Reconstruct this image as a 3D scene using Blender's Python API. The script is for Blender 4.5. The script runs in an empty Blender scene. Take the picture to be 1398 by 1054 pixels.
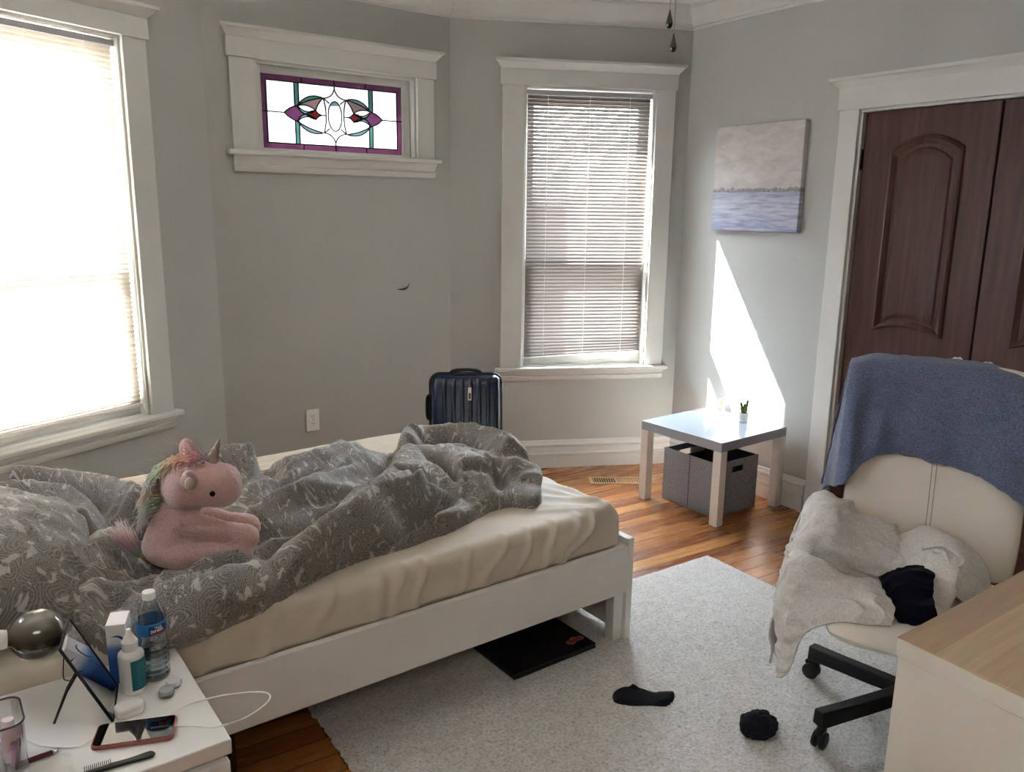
import bpy, bmesh, math, random
import numpy as np
from mathutils import Vector, Matrix, Euler, noise as mnoise
random.seed(7); rng = np.random.default_rng(7)
C = bpy.context.scene.collection
R = math.radians
# ------------------------------------------------------------------ helpers
def lin(h):
    if isinstance(h, str):
        h = [int(h[i:i+2], 16)/255 for i in (0, 2, 4)]
    else:
        h = [v/255 for v in h]
    return tuple((v/12.92 if v <= .04045 else ((v+.055)/1.055)**2.4) for v in h) + (1.0,)

class NT:
    """tiny node-tree writer"""
    def __init__(s, name):
        s.m = bpy.data.materials.new(name); s.m.use_nodes = True
        s.t = s.m.node_tree; s.b = s.t.nodes['Principled BSDF']; s.out = s.t.nodes['Material Output']
    def n(s, typ, **kw):
        nd = s.t.nodes.new('ShaderNode'+typ)
        for k, v in kw.items():
            if hasattr(nd, k) and k not in ('Scale',): setattr(nd, k, v)
            else: nd.inputs[k].default_value = v
        return nd
    def l(s, a, ao, b, bi): s.t.links.new(a.outputs[ao], b.inputs[bi])
    def coord(s, kind='Object', scale=(1, 1, 1), rot=(0, 0, 0), loc=(0, 0, 0)):
        tc = s.n('TexCoord'); mp = s.n('Mapping'); s.l(tc, kind, mp, 'Vector')
        mp.inputs['Scale'].default_value = scale; mp.inputs['Rotation'].default_value = rot
        mp.inputs['Location'].default_value = loc
        return mp
    def noise(s, vec, scale, detail=4, rough=.55, dist=0):
        nd = s.n('TexNoise'); nd.inputs['Scale'].default_value = scale; nd.inputs['Detail'].default_value = detail
        nd.inputs['Roughness'].default_value = rough; nd.inputs['Distortion'].default_value = dist
        if vec: s.l(vec, 0, nd, 'Vector')
        return nd
    def ramp(s, src, out, stops, interp='LINEAR'):
        r = s.n('ValToRGB'); r.color_ramp.interpolation = interp
        e = r.color_ramp.elements
        while len(e) < len(stops): e.new(.5)
        for el, (p, c) in zip(e, stops): el.position = p; el.color = c if len(c) == 4 else lin(c)
        s.l(src, out, r, 'Fac'); return r
    def mix(s, a, b, fac, blend='MIX'):
        m = s.n('Mix', data_type='RGBA', blend_type=blend)
        for v, i in ((fac, 0), (a, 6), (b, 7)):
            if isinstance(v, tuple) and len(v) == 2 and not isinstance(v[0], (int, float)): s.t.links.new(v[0].outputs[v[1]], m.inputs[i])
            else: m.inputs[i].default_value = v
        return m
    def bump(s, src, out, strength=.3, dist=.01, prev=None):
        b = s.n('Bump'); b.inputs['Strength'].default_value = strength; b.inputs['Distance'].default_value = dist
        s.l(src, out, b, 'Height')
        if prev: s.l(prev, 0, b, 'Normal')
        s.t.links.new(b.outputs[0], s.b.inputs['Normal']); return b
    def set(s, **kw):
        for k, v in kw.items(): s.b.inputs[k.replace('_', ' ')].default_value = v
        return s

def mat(name, col, rough=.5, metal=0, var=.06, vs=6, bump=0, bs=60, bd=.004, coat=0, sheen=0, spec=.5, trans=0, ior=1.45, alpha=1):
    """plain procedural surface: base colour broken up by noise, optional fine bump"""
    k = NT(name); c = lin(col) if not (isinstance(col, tuple) and len(col) == 4) else col
    co = k.coord()
    nz = k.noise(co, vs, 3)
    lo = tuple(max(0, v*(1-var)) for v in c[:3])+(1,); hi = tuple(min(1, v*(1+var)) for v in c[:3])+(1,)
    r = k.ramp(nz, 0, [(.3, lo), (.7, hi)]); k.l(r, 0, k.b, 'Base Color')
    k.set(Roughness=rough, Metallic=metal, IOR=ior)
    k.b.inputs['Specular IOR Level'].default_value = spec
    k.b.inputs['Coat Weight'].default_value = coat; k.b.inputs['Sheen Weight'].default_value = sheen
    k.b.inputs['Transmission Weight'].default_value = trans; k.b.inputs['Alpha'].default_value = alpha
    if bump: k.bump(k.noise(co, bs, 3), 0, bump, bd)
    return k.m

class MB:
    """collects shapes, then becomes ONE mesh object"""
    def __init__(s): s.v = []; s.f = []; s.mi = []; s.uv = None
    def add(s, verts, faces, mi=0, M=None):
        o = len(s.v)
        for p in verts:
            p = Vector(p); s.v.append(tuple(M @ p) if M is not None else tuple(p))
        for f in faces: s.f.append([i+o for i in f]); s.mi.append(mi)
        return s
    def box(s, lo, hi, mi=0, M=None):
        (a, b, c), (d, e, f) = lo, hi
        return s.add([(a,b,c),(d,b,c),(d,e,c),(a,e,c),(a,b,f),(d,b,f),(d,e,f),(a,e,f)],
                     [(0,3,2,1),(4,5,6,7),(0,1,5,4),(1,2,6,5),(2,3,7,6),(3,0,4,7)], mi, M)
    def prism(s, poly, z0, z1, mi=0, M=None):
        n = len(poly)
        v = [(x, y, z0) for x, y in poly]+[(x, y, z1) for x, y in poly]
        f = [tuple(range(n))[::-1], tuple(range(n, 2*n))]+[(i, (i+1) % n, n+(i+1) % n, n+i) for i in range(n)]
        return s.add(v, f, mi, M)
    def lathe(s, prof, n=32, mi=0, M=None):
        """prof: list of (radius, z)"""
        v = []; f = []
        for r, z in prof:
            for i in range(n):
                a = 2*math.pi*i/n; v.append((r*math.cos(a), r*math.sin(a), z))
        for j in range(len(prof)-1):
            for i in range(n):
                k = (i+1) % n; f.append((j*n+i, j*n+k, j*n+n+k, j*n+n+i))
        f.append(tuple(range(n))[::-1]); f.append(tuple((len(prof)-1)*n+i for i in range(n)))
        return s.add(v, f, mi, M)
    def tube(s, pts, rad, n=10, mi=0, M=None, flat=1.0):
        """tube along a polyline; rad a number or one per point"""
        P = [Vector(p) for p in pts]; m = len(P)
        if not hasattr(rad, '__len__'): rad = [rad]*m
        v = []; f = []; up = None
        for i in range(m):
            t = (P[min(i+1, m-1)]-P[max(i-1, 0)]).normalized()
            if up is None:
                up = Vector((0, 0, 1)) if abs(t.z) < .9 else Vector((1, 0, 0))
            a = (up-t*up.dot(t))
            a = a.normalized() if a.length > 1e-6 else t.orthogonal().normalized()
            b = t.cross(a); up = a
            for k in range(n):
                q = 2*math.pi*k/n; v.append(P[i]+(a*math.sin(q)*flat+b*math.cos(q))*rad[i])
        for i in range(m-1):
            for k in range(n):
                k2 = (k+1) % n; f.append((i*n+k, i*n+k2, i*n+n+k2, i*n+n+k))
        f.append(tuple(range(n))[::-1]); f.append(tuple((m-1)*n+k for k in range(n)))
        return s.add(v, f, mi, M)
    def ell(s, c, r, n=24, m=14, mi=0, M=None):
        v = []; f = []
        T = Matrix.Translation(c) if M is None else Matrix.Translation(c) @ M
        v.append((0, 0, -r[2]))
        for j in range(1, m):
            p = math.pi*j/m-math.pi/2
            for i in range(n):
                a = 2*math.pi*i/n; v.append((r[0]*math.cos(p)*math.cos(a), r[1]*math.cos(p)*math.sin(a), r[2]*math.sin(p)))
        v.append((0, 0, r[2])); e = len(v)-1
        for i in range(n): f.append((0, 1+(i+1) % n, 1+i)); f.append((e, e-n+i, e-n+(i+1) % n))
        for j in range(m-2):
            for i in range(n):
                a = 1+j*n+i; b = 1+j*n+(i+1) % n; f.append((a, b, b+n, a+n))
        return s.add(v, f, mi, T)
    def grid(s, G, mi=0, closed=False):
        """G: array rows x cols x 3"""
        G = np.asarray(G); r, c = G.shape[:2]
        f = []
        for i in range(r-1):
            for j in range(c-(0 if closed else 1)):
                k = (j+1) % c; f.append((i*c+j, i*c+k, (i+1)*c+k, (i+1)*c+j))
        return s.add([tuple(p) for p in G.reshape(-1, 3)], f, mi)
    def build(s, name, mats, parent=None, smooth=False, bevel=0, seg=2, sub=0, solid=0, angle=35, uv=None, normals=True):
        me = bpy.data.meshes.new(name); me.from_pydata(s.v, [], s.f)
        if not isinstance(mats, (list, tuple)): mats = [mats]
        for m in mats: me.materials.append(m)
        me.polygons.foreach_set('material_index', s.mi)
        if normals:
            bm = bmesh.new(); bm.from_mesh(me); bmesh.ops.recalc_face_normals(bm, faces=bm.faces); bm.to_mesh(me); bm.free()
        if uv is not None:
            l = me.uv_layers.new(name='UVMap'); idx = np.empty(len(me.loops), int); me.loops.foreach_get('vertex_index', idx)
            l.data.foreach_set('uv', np.asarray(uv, float)[idx].ravel())
        o = bpy.data.objects.new(name, me); C.objects.link(o)
        if parent is not None: o.parent = parent
        if bevel:
            b = o.modifiers.new('b', 'BEVEL'); b.width = bevel; b.segments = seg; b.limit_method = 'ANGLE'; b.angle_limit = R(40)
            smooth = smooth or True
        if solid:
            q = o.modifiers.new('s', 'SOLIDIFY'); q.thickness = solid; q.offset = 0
        if sub:
            q = o.modifiers.new('u', 'SUBSURF'); q.levels = sub; q.render_levels = sub
        if smooth:
            me.polygons.foreach_set('use_smooth', [True]*len(me.polygons))
            if smooth != 'all' and not sub: me.set_sharp_from_angle(angle=R(angle))
        me.update(); return o

def tag(o, label, cat, group=None, kind=None):
    o['label'] = label; o['category'] = cat
    if group: o['group'] = group
    if kind: o['kind'] = kind
    return o
def empty(name, loc=(0, 0, 0), rz=0):
    o = bpy.data.objects.new(name, None); o.empty_display_size = .05; C.objects.link(o)
    o.location = loc; o.rotation_euler = (0, 0, rz); return o
def struct(o): o['kind'] = 'structure'; return o
def part(o, label): o['label'] = label; return o
def TR(loc, rot=(0, 0, 0)): return Matrix.Translation(loc) @ Euler(rot).to_matrix().to_4x4()
def spline(P, n):
    """Catmull-Rom through points, n samples"""
    P = np.asarray(P, float); m = len(P)
    Q = np.vstack([2*P[0]-P[1], P, 2*P[-1]-P[-2]]); out = []
    for u in np.linspace(0, m-1-1e-9, n):
        i = int(u); t = u-i; a, b, c, d = Q[i:i+4]
        out.append(.5*(2*b+(c-a)*t+(2*a-5*b+4*c-d)*t*t+(3*b-a-3*c+d)*t**3))
    return np.array(out)
def refine(G, nr, nc):
    """control grid of 3D points -> smooth dense grid"""
    G = np.asarray(G, float)
    A = np.stack([spline(G[:, j], nr) for j in range(G.shape[1])], 1)
    return np.stack([spline(A[i], nc) for i in range(nr)], 0)
def fbm(P, scale, seed=0, octs=3):
    P = np.asarray(P).reshape(-1, 3)
    return np.array([mnoise.fractal(Vector((p[0]*scale+seed, p[1]*scale-seed, p[2]*scale+seed*.37)), 1.0, 2.0, octs) for p in P])

# ------------------------------------------------------------------ materials
def wall_paint():
    k = NT('wall_paint'); co = k.coord()
    a = k.noise(co, 1.3, 3); r = k.ramp(a, 0, [(.3, lin('abaca8')), (.7, lin('b3b4b0'))]); k.l(r, 0, k.b, 'Base Color')
    k.set(Roughness=.62); k.bump(k.noise(co, 220, 2), 0, .06, .002); return k.m
M_wall = wall_paint()
M_ceil = mat('ceiling_paint', 'e3e2de', .7, var=.02)
M_trim = mat('white_trim_paint', 'cdcdc9', .38, var=.025, vs=3, bump=.03, bs=25)
M_white = mat('white_lacquer', 'efefec', .22, var=.01)
M_whitefoil = mat('white_foil', 'e9e8e3', .4, var=.02)
M_black = mat('black_plastic', '0c0c0e', .42, var=.1)
M_blackmetal = mat('black_metal', '0f0f11', .35, metal=.4, var=.1)
M_chrome = mat('chrome', 'd8d8d8', .15, metal=1, var=.02)
M_nickel = mat('brushed_nickel', 'b5b2aa', .3, metal=1, var=.04)

def wood_floor():
    k = NT('plank_floor')
    co = k.coord('Object', rot=(0, 0, R(-32.5)))
    br = k.n('TexBrick'); k.l(co, 0, br, 'Vector'); br.offset = .37; br.offset_frequency = 2; br.squash = 1
    for n_, v in (('Scale', 1.0), ('Mortar Size', .0016), ('Mortar Smooth', .1), ('Bias', 0), ('Brick Width', 1.15), ('Row Height', .083)): br.inputs[n_].default_value = v
    br.inputs['Color1'].default_value = (0, 0, 0, 1); br.inputs['Color2'].default_value = (1, 1, 1, 1); br.inputs['Mortar'].default_value = (.5, .5, .5, 1)
    tone = k.ramp(br, 'Color', [(0, lin('7d4724')), (.35, lin('9a6133')), (.7, lin('ae7540')), (1, lin('c18b52'))])
    st = k.n('Mapping'); k.l(co, 0, st, 'Vector'); st.inputs['Scale'].default_value = (1.6, 26, 1)
    g = k.noise(st, 2.2, 5, .55, .15); gr = k.ramp(g, 0, [(.25, (.68, .6, .54, 1)), (.5, (.92, .9, .88, 1)), (.75, (1.08, 1.06, 1.02, 1))])
    big = k.noise(co, 2.1, 2); bgr = k.ramp(big, 0, [(.3, (.78, .74, .7, 1)), (.7, (1.1, 1.1, 1.08, 1))])
    m1 = k.mix((tone, 0), (gr, 0), .75, 'MULTIPLY'); m2 = k.mix((m1, 2), (bgr, 0), .8, 'MULTIPLY')
    m3 = k.mix((m2, 2), lin('2a1206'), (br, 'Fac')); k.l(m3, 2, k.b, 'Base Color')
    rr = k.ramp(g, 0, [(.2, (.34,)*3+(1,)), (.8, (.2,)*3+(1,))]); k.l(rr, 0, k.b, 'Roughness')
    b = k.bump(br, 'Fac', .35, -.002); k.bump(g, 0, .04, .002, b); return k.m
M_floor = wood_floor()

# ------------------------------------------------------------------ camera
cam_d = bpy.data.cameras.new('camera'); cam = bpy.data.objects.new('camera', cam_d); C.objects.link(cam)
f_px, pit, rol, cam_h = 1113.8, .2150, .0131, 1.5915
Fv = Vector((0, math.cos(pit), -math.sin(pit))); Rv = Vector((1, 0, 0)); Uv = Rv.cross(Fv)
R2 = math.cos(rol)*Rv+math.sin(rol)*Uv; U2 = -math.sin(rol)*Rv+math.cos(rol)*Uv
Mx = Matrix((R2, U2, -Fv)).transposed().to_4x4(); Mx.translation = (0, 0, cam_h); cam.matrix_world = Mx
cam_d.sensor_width = 36; cam_d.sensor_fit = 'HORIZONTAL'; cam_d.lens = f_px/1398*36; cam_d.clip_start = .02
bpy.context.scene.camera = cam

# ------------------------------------------------------------------ room shell
ZC, T = 2.72, .24
C1, C2, C3 = (-1.4484, 4.0021), (-.3681, 4.8099), (1.0226, 5.0508)
AL, AM, AB, AR = R(61.57), R(36.787), R(9.826), R(-56.526)
LM = math.dist(C1, C2); LB = math.dist(C2, C3); LL, LR = 4.2, 5.5
mL = T*math.tan((AL-AM)/2); mM = T*math.tan((AM-AB)/2); mR = T*math.tan((AB-AR)/2)
def wall(name, org, ang, x0, x1, m0, m1, hole=None):
    o = MB(); e = lambda a, b, c, d, z0, z1: o.prism([(a, 0), (b, 0), (d, T), (c, T)], z0, z1)
    if hole:
        holes = sorted(hole) if isinstance(hole, list) else [hole]; a, ma = x0, -m0
        for h0, h1, z0, z1 in holes:
            e(a, h0, a+ma, h0, 0, ZC); a, ma = h1, 0
            if z0 > 0: o.box((h0, 0, 0), (h1, T, z0))
            o.box((h0, 0, z1), (h1, T, ZC))
        e(a, x1, a, x1+m1, 0, ZC)
    else: e(x0, x1, x0-m0, x1+m1, 0, ZC)
    w = o.build(name, M_wall); w.location = (*org, 0); w.rotation_euler = (0, 0, ang); return struct(w)
WL = (-1.215, -.435, .64, 2.272); WN = (-3.0, -2.0, .64, 2.272); WM = (.24, 1.127, 1.842, 2.272); WB = (.427, 1.205, .64, 2.272); DR = (1.145, 2.44, 0, 2.072)
wall('wall_left', C1, AL, -LL, 0, 0, mL, [WL, WN])
wall('wall_middle', C1, AM, 0, LM, mL, mM, WM)
wall('wall_back', C2, AB, 0, LB, mM, mR, WB)
wall('wall_right', C3, AR, 0, LR, mR, 0, DR)
pR = (C3[0]+LR*math.cos(AR), C3[1]+LR*math.sin(AR)); pL = (C1[0]-LL*math.cos(AL), C1[1]-LL*math.sin(AL))
pK = (-.2, -2.4)
def wall2(name, a, b, hole=None):
    ang = math.atan2(b[1]-a[1], b[0]-a[0]); wall(name, a, ang, 0, math.dist(a, b), .2, .2, hole)
M_wall_in = M_wall; M_wall = mat('darkened_wall_paint', '7d776d', .65, var=.03)  # unseen rear walls given a darker colour to cut bounced light
wall2('wall_front', pR, pK); wall2('wall_near', pK, pL)
M_wall = M_wall_in
room = [pL, C1, C2, C3, pR, pK]
cx = sum(p[0] for p in room)/6; cy = sum(p[1] for p in room)/6
big = [(cx+(x-cx)*1.12, cy+(y-cy)*1.12) for x, y in room]
fl = MB().prism(big, -.1, 0).build('floor', M_floor); struct(fl)
ce = MB().prism(big, ZC, ZC+.1).build('ceiling', M_ceil); struct(ce)
# closet behind the door and the outdoors ground
def along(prof, x0, x1, m0=0, m1=0):
    """profile of (outward y, z) swept along local x with mitred ends; y negative = into the room"""
    o = MB(); n = len(prof)
    v = [(x0+(-y)*m0, y, z) for y, z in prof]+[(x1-(-y)*m1, y, z) for y, z in prof]
    f = [tuple(range(n)), tuple(range(n, 2*n))[::-1]]+[(i, (i+1) % n, n+(i+1) % n, n+i) for i in range(n)]
    return o.add(v, f)
CROWN = [(0, 2.72), (-.115, 2.72), (-.115, 2.708), (-.098, 2.703), (-.09, 2.685), (-.066, 2.665), (-.045, 2.65), (-.03, 2.636), (-.026, 2.622), (-.012, 2.618), (-.012, 2.606), (0, 2.606)]
BASE = [(0, 0), (-.02, 0), (-.02, .078), (-.026, .082), (-.026, .094), (-.018, .1), (-.016, .135), (-.022, .141), (-.022, .15), (-.013, .158), (-.008, .172), (0, .176)]
for nm, org, ang, x0, x1, t0, t1 in (('left', C1, AL, -LL, 0, 0, (AL-AM)/2), ('middle', C1, AM, 0, LM, (AL-AM)/2, (AM-AB)/2),
                                     ('back', C2, AB, 0, LB, (AM-AB)/2, (AB-AR)/2), ('right', C3, AR, 0, LR, (AB-AR)/2, 0)):
    k = {'left': 1, 'middle': 2, 'back': 3, 'right': 4}[nm]
    o = along(CROWN, x0, x1, math.tan(t0), math.tan(t1)).build('trim_%d' % k, M_trim, smooth=True); o.location = (*org, 0); o.rotation_euler = (0, 0, ang); struct(o)
    if nm == 'right':
        o = along(BASE, x0, 1.035, math.tan(t0), 0); o.box((1.012, -.032, 0), (1.036, 0, .1))
    else: o = along(BASE, x0, x1, math.tan(t0), math.tan(t1))
    o = o.build('baseboard_%s' % nm, M_trim, smooth=True); o.location = (*org, 0); o.rotation_euler = (0, 0, ang); struct(o)

# ------------------------------------------------------------------ windows
def pane_mat():
    k = NT('window_glass'); tr = k.n('BsdfTransparent'); gl = k.n('BsdfGlossy'); gl.inputs['Roughness'].default_value = .02
    fr = k.n('Fresnel'); fr.inputs['IOR'].default_value = 1.45; mx = k.n('MixShader')
    k.l(fr, 0, mx, 0); k.l(tr, 0, mx, 1); k.l(gl, 0, mx, 2); k.l(mx, 0, k.out, 'Surface'); return k.m
M_pane = pane_mat()
CAP = lambda z0: [(0, z0), (-.022, z0), (-.026, z0+.012), (-.036, z0+.02), (-.046, z0+.034), (-.052, z0+.04), (-.06, z0+.042), (-.06, z0+.056), (0, z0+.056)]
def capped(prof, x0, x1):
    """moulding whose ends return to the wall"""
    return along(prof, x0+.06, x1-.06, -1, -1)
def casing(root, h, cl, cr, head, crown_z, over, stool_top, apron_z, lintel=True):
    x0, x1, z0, z1 = h
    o = MB().box((cl, -.02, stool_top), (x0, 0, z1)).box((x1, -.02, stool_top), (cr, 0, z1))
    o.build('casing', M_trim, root, bevel=.003)
    MB().box((cl-.012, -.026, z1), (cr+.012, 0, crown_z+.004)).build('head_board', M_trim, root, bevel=.002)
    capped(CAP(crown_z), cl-over, cr+over).build('crown_moulding', M_trim, root, smooth=True)
    if stool_top > .1:
        s = MB().box((cl-.03, -.052, stool_top-.024), (cr+.03, 0, stool_top)).box((x0, 0, stool_top-.024), (x1, .09, stool_top))
        s.build('sill', M_trim, root, bevel=.006, seg=3)
        ap = [(0, stool_top-.024), (-.034, stool_top-.024), (-.034, stool_top-.034), (-.024, stool_top-.05), (-.02, apron_z+.034), (-.028, apron_z+.028), (-.028, apron_z+.016), (-.018, apron_z), (0, apron_z)]
        along(ap, cl+.005, cr-.005, -.3, -.3).build('apron', M_trim, root, smooth=True)
def jambs(root, h, d=.2):
    x0, x1, z0, z1 = h
    MB().box((x0-.001, -.001, z0), (x0+.012, d, z1)).box((x1-.012, -.001, z0), (x1+.001, d, z1)).box((x0, -.001, z1-.012), (x1, d, z1+.001)).box((x0, .05, z0-.001), (x1, d+.05, z0+.015)).build('jamb_liner', M_trim, root, bevel=.002)
def sash(root, x0, x1, z0, z1, y, st, top, bot, name='sash'):
    o = MB().box((x0, y, z0), (x0+st, y+.035, z1)).box((x1-st, y, z0), (x1, y+.035, z1))
    o.box((x0+st, y, z0), (x1-st, y+.035, z0+bot)).box((x0+st, y, z1-top), (x1-st, y+.035, z1))
    o = o.build(name, M_trim, root, bevel=.003)
    MB().add([(x0+st, y+.018, z0+bot), (x1-st, y+.018, z0+bot), (x1-st, y+.018, z1-top), (x0+st, y+.018, z1-top)], [(0, 1, 2, 3)]).build('pane', M_pane, o)
def double_hung(name, org, ang, h, cl, cr, over):
    root = empty(name, (*org, 0), ang); struct(root)
    casing(root, h, cl, cr, 2.272, 2.352, over, .645, .562)
    jambs(root, h)
    x0, x1, z0, z1 = h
    sash(root, x0+.012, x1-.012, 1.255, z1-.012, .088, .06, .085, .04, 'upper_sash')
    sash(root, x0+.012, x1-.012, z0+.016, 1.30, .05, .06, .045, .075, 'lower_sash')
    return root
double_hung('window_1', C1, AL, WL, -1.337, -.318, .05)
double_hung('unseen_window', C1, AL, WN, -3.12, -1.88, .05)      # unseen window added outside the frame to light chair, desk and nightstand
double_hung('window_3', C2, AB, WB, .297, 1.318, .05)
# stained-glass transom
w2 = empty('window_2', (*C1, 0), AM); struct(w2)
casing(w2, WM, .112, 1.235, 2.272, 2.356, .045, 1.85, 1.748)
jambs(w2, WM, .1)
sx0, sx1, sz0, sz1 = .285, 1.069, 1.868, 2.222
MB().box((.252, .045, 1.85), (sx0, .075, 2.26)).box((sx1, .045, 1.85), (1.115, .075, 2.26)).box((sx0, .045, 1.85), (sx1, .075, sz0)).box((sx0, .045, sz1), (sx1, .075, 2.26)).build('sash', M_trim, w2, bevel=.003)
def stained(name, col, t=1.0):
    k = NT(name); co = k.coord(); nz = k.noise(co, 14, 3); c = tuple(v*t for v in lin(col)[:3])
    r = k.ramp(nz, 0, [(.3, tuple(v*.85 for v in c[:3])+(1,)), (.7, tuple(min(1, v*1.1) for v in c[:3])+(1,))])
    tr = k.n('BsdfTranslucent'); tp = k.n('BsdfTransparent'); gl = k.n('BsdfGlossy'); gl.inputs['Roughness'].default_value = .1
    k.l(r, 0, tr, 'Color'); k.l(r, 0, tp, 'Color')
    a = k.n('MixShader'); a.inputs[0].default_value = .003; k.l(tr, 0, a, 1); k.l(tp, 0, a, 2)
    b = k.n('MixShader'); b.inputs[0].default_value = .04; k.l(a, 0, b, 1); k.l(gl, 0, b, 2); k.l(b, 0, k.out, 'Surface'); return k.m
SG = [stained('clear_textured_glass', 'f2f4f3', .055), stained('mauve_glass', 'a8618c', .17), stained('teal_glass', '7cc0b8', .22), stained('red_glass', 'a03a35', .17), stained('pale_blue_glass', 'a8cfd6', .26), stained('mint_glass', '8fcaa8', .24), stained('blush_glass', 'dcb6b0', .26), stained('violet_glass', 'a8609a', .17)]
M_came = mat('lead_came', '17141a', .5, metal=.5)
# design drawn in a 784 x 354 mm field (mm from the lower left)
W_, H_ = 784., 354.
def arc2(p, q, b, n=12):
    """curved edge p->q with sideways bulge b"""
    p = np.array(p, float); q = np.array(q, float); m = (p+q)/2; d = q-p; nn = np.array([d[1], -d[0]])/np.hypot(*d)
    c = m+nn*b*2; t = np.linspace(0, 1, n)[:, None]
    return [tuple(x) for x in (1-t)**2*p+2*t*(1-t)*c+t*t*q]
def loop(*segs):
    o = []
    for s_ in segs: o += s_[:-1]
    return o
bw_ = 28
pieces = []; cames = []
cames += [[(bw_, bw_), (W_-bw_, bw_)], [(bw_, H_-bw_), (W_-bw_, H_-bw_)], [(bw_, bw_), (bw_, H_-bw_)], [(W_-bw_, bw_), (W_-bw_, H_-bw_)]]
for x in (215, 392, 570): cames += [[(x, 0), (x, bw_)], [(x, H_-bw_), (x, H_)]]
for y in (H_/2,): cames += [[(0, y), (bw_, y)], [(W_-bw_, y), (W_, y)]]
pieces += [(1, [(0, 0), (W_, 0), (W_, bw_), (0, bw_)]), (1, [(0, H_-bw_), (W_, H_-bw_), (W_, H_), (0, H_)]), (1, [(0, bw_), (bw_, bw_), (bw_, H_-bw_), (0, H_-bw_)]), (1, [(W_-bw_, bw_), (W_, bw_), (W_, H_-bw_), (W_-bw_, H_-bw_)])]
for sgn in (-1, 1):
    X = lambda x: 392+sgn*x
    m = lambda pts: [(X(x), y) for x, y in pts]
    cy_ = H_/2
    # narrow teal uprights
    for ya, yb in ((bw_, cy_-36), (cy_+36, H_-bw_)):
        pieces.append((2, m([(196, ya), (218, ya), (218, yb), (196, yb)]))); cames += [m([(196, ya), (196, yb)]), m([(218, ya), (218, yb)])]
    # outer bud (mauve), red inner bud, leaf bands
    bud = loop(arc2((275, cy_), (205, cy_+38), 6), arc2((205, cy_+38), (160, cy_), -8), arc2((160, cy_), (205, cy_-38), -8), arc2((205, cy_-38), (275, cy_), 6))
    red = loop(arc2((160, cy_), (105, cy_+22), 5), arc2((105, cy_+22), (65, cy_), -6), arc2((65, cy_), (105, cy_-22), -6), arc2((105, cy_-22), (160, cy_), 5))
    top = loop(arc2((205, cy_+38), (62, cy_+86), 26 if sgn < 0 else 26), arc2((62, cy_+86), (205, cy_+38), -8))
    bot = loop(arc2((205, cy_-38), (62, cy_-86), -26), arc2((62, cy_-86), (205, cy_-38), 8))
    hi = loop(arc2((205, cy_+38), (105, cy_+22), 12), arc2((105, cy_+22), (62, cy_+86), 6), arc2((62, cy_+86), (205, cy_+38), -8))
    lo_ = loop(arc2((160, cy_), (205, cy_-38), -8), arc2((205, cy_-38), (105, cy_-24), 18), arc2((105, cy_-24), (160, cy_), -4))
    mid = loop(arc2((160, cy_), (205, cy_+38), 8), arc2((205, cy_+38), (105, cy_+24), -18), arc2((105, cy_+24), (160, cy_), 4))
    pieces += [(7, m(bud)), (3, m(red)), (2 if sgn < 0 else 4, m(top)), (4, m(bot)), (6, m(hi)), (4 if sgn < 0 else 4, m(lo_)), (5 if sgn > 0 else 4, m(mid))]
    for q in (bud, red, top, bot, hi, lo_, mid): cames.append(m(q+[q[0]]))
    cames += [m([(275, cy_), (392-bw_, cy_)]), m(arc2((62, cy_+86), (0, H_-bw_-14), -14)), m(arc2((62, cy_-86), (0, bw_+14), 14)), m([(62, cy_+86), (52, cy_+40), (50, cy_), (52, cy_-40), (62, cy_-86)]), m([(62, cy_+86), (30, cy_+62)]), m([(62, cy_-86), (30, cy_-62)]), m([(65, cy_), (50, cy_)])]
ov = [(392+38*math.cos(a), H_/2+(74*math.sin(a) if abs(math.sin(a)) < 2 else 0)) for a in np.linspace(0, 2*math.pi, 40)]
cames.append(ov); cames += [[(392, bw_), (392, bw_+14)], [(392, H_-bw_), (392, H_-bw_-14)]]
cap_ = [p for p in ov if p[1] > H_/2+45]; pieces.append((4, sorted(cap_, key=lambda p: p[0])))
g = MB(); P3 = lambda p, y: (sx0+p[0]/1000*(sx1-sx0)/.784, y, sz0+p[1]/1000*(sz1-sz0)/.354)
g.add([P3(p, .064) for p in ((0, 0), (W_, 0), (W_, H_), (0, H_))], [(0, 1, 2, 3)], 0)
for i, (mi, poly) in enumerate(pieces): g.add([P3(p, .0595-.00002*i) for p in poly], [tuple(range(len(poly)))], mi)
glass = g.build('stained_glass', SG, w2, normals=False)
o = MB()
for c in cames: o.tube([P3(p, .058) for p in c], .0036, 6)
o.build('lead_came', M_came, w2)

# ------------------------------------------------------------------ blinds
def slat_mat(name, col, tr=.5):
    k = NT(name); co = k.coord(); nz = k.noise(co, 5, 2); c = lin(col)
    r = k.ramp(nz, 0, [(.3, tuple(v*.97 for v in c[:3])+(1,)), (.7, c)])
    d = k.n('BsdfDiffuse'); t = k.n('BsdfTranslucent'); k.l(r, 0, d, 0); k.l(r, 0, t, 0)
    m = k.n('MixShader'); m.inputs[0].default_value = tr; k.l(d, 0, m, 1); k.l(t, 0, m, 2); k.l(m, 0, k.out, 'Surface'); return k.m
M_slat = slat_mat('vinyl_slat', 'cfc6bb', .065); M_slat3 = slat_mat('brightened_vinyl_slat', 'eef1f7', .5); M_slat2 = slat_mat('darkened_vinyl_slat', '7a7470', .055)
M_rail = mat('blind_rail', 'a9a9ad', .4, var=.02)
M_railw = mat('blind_bottom_rail', 'e9e6e2', .4, var=.02)
M_cord = mat('blind_cord', 'eeeeea', .7)
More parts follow.
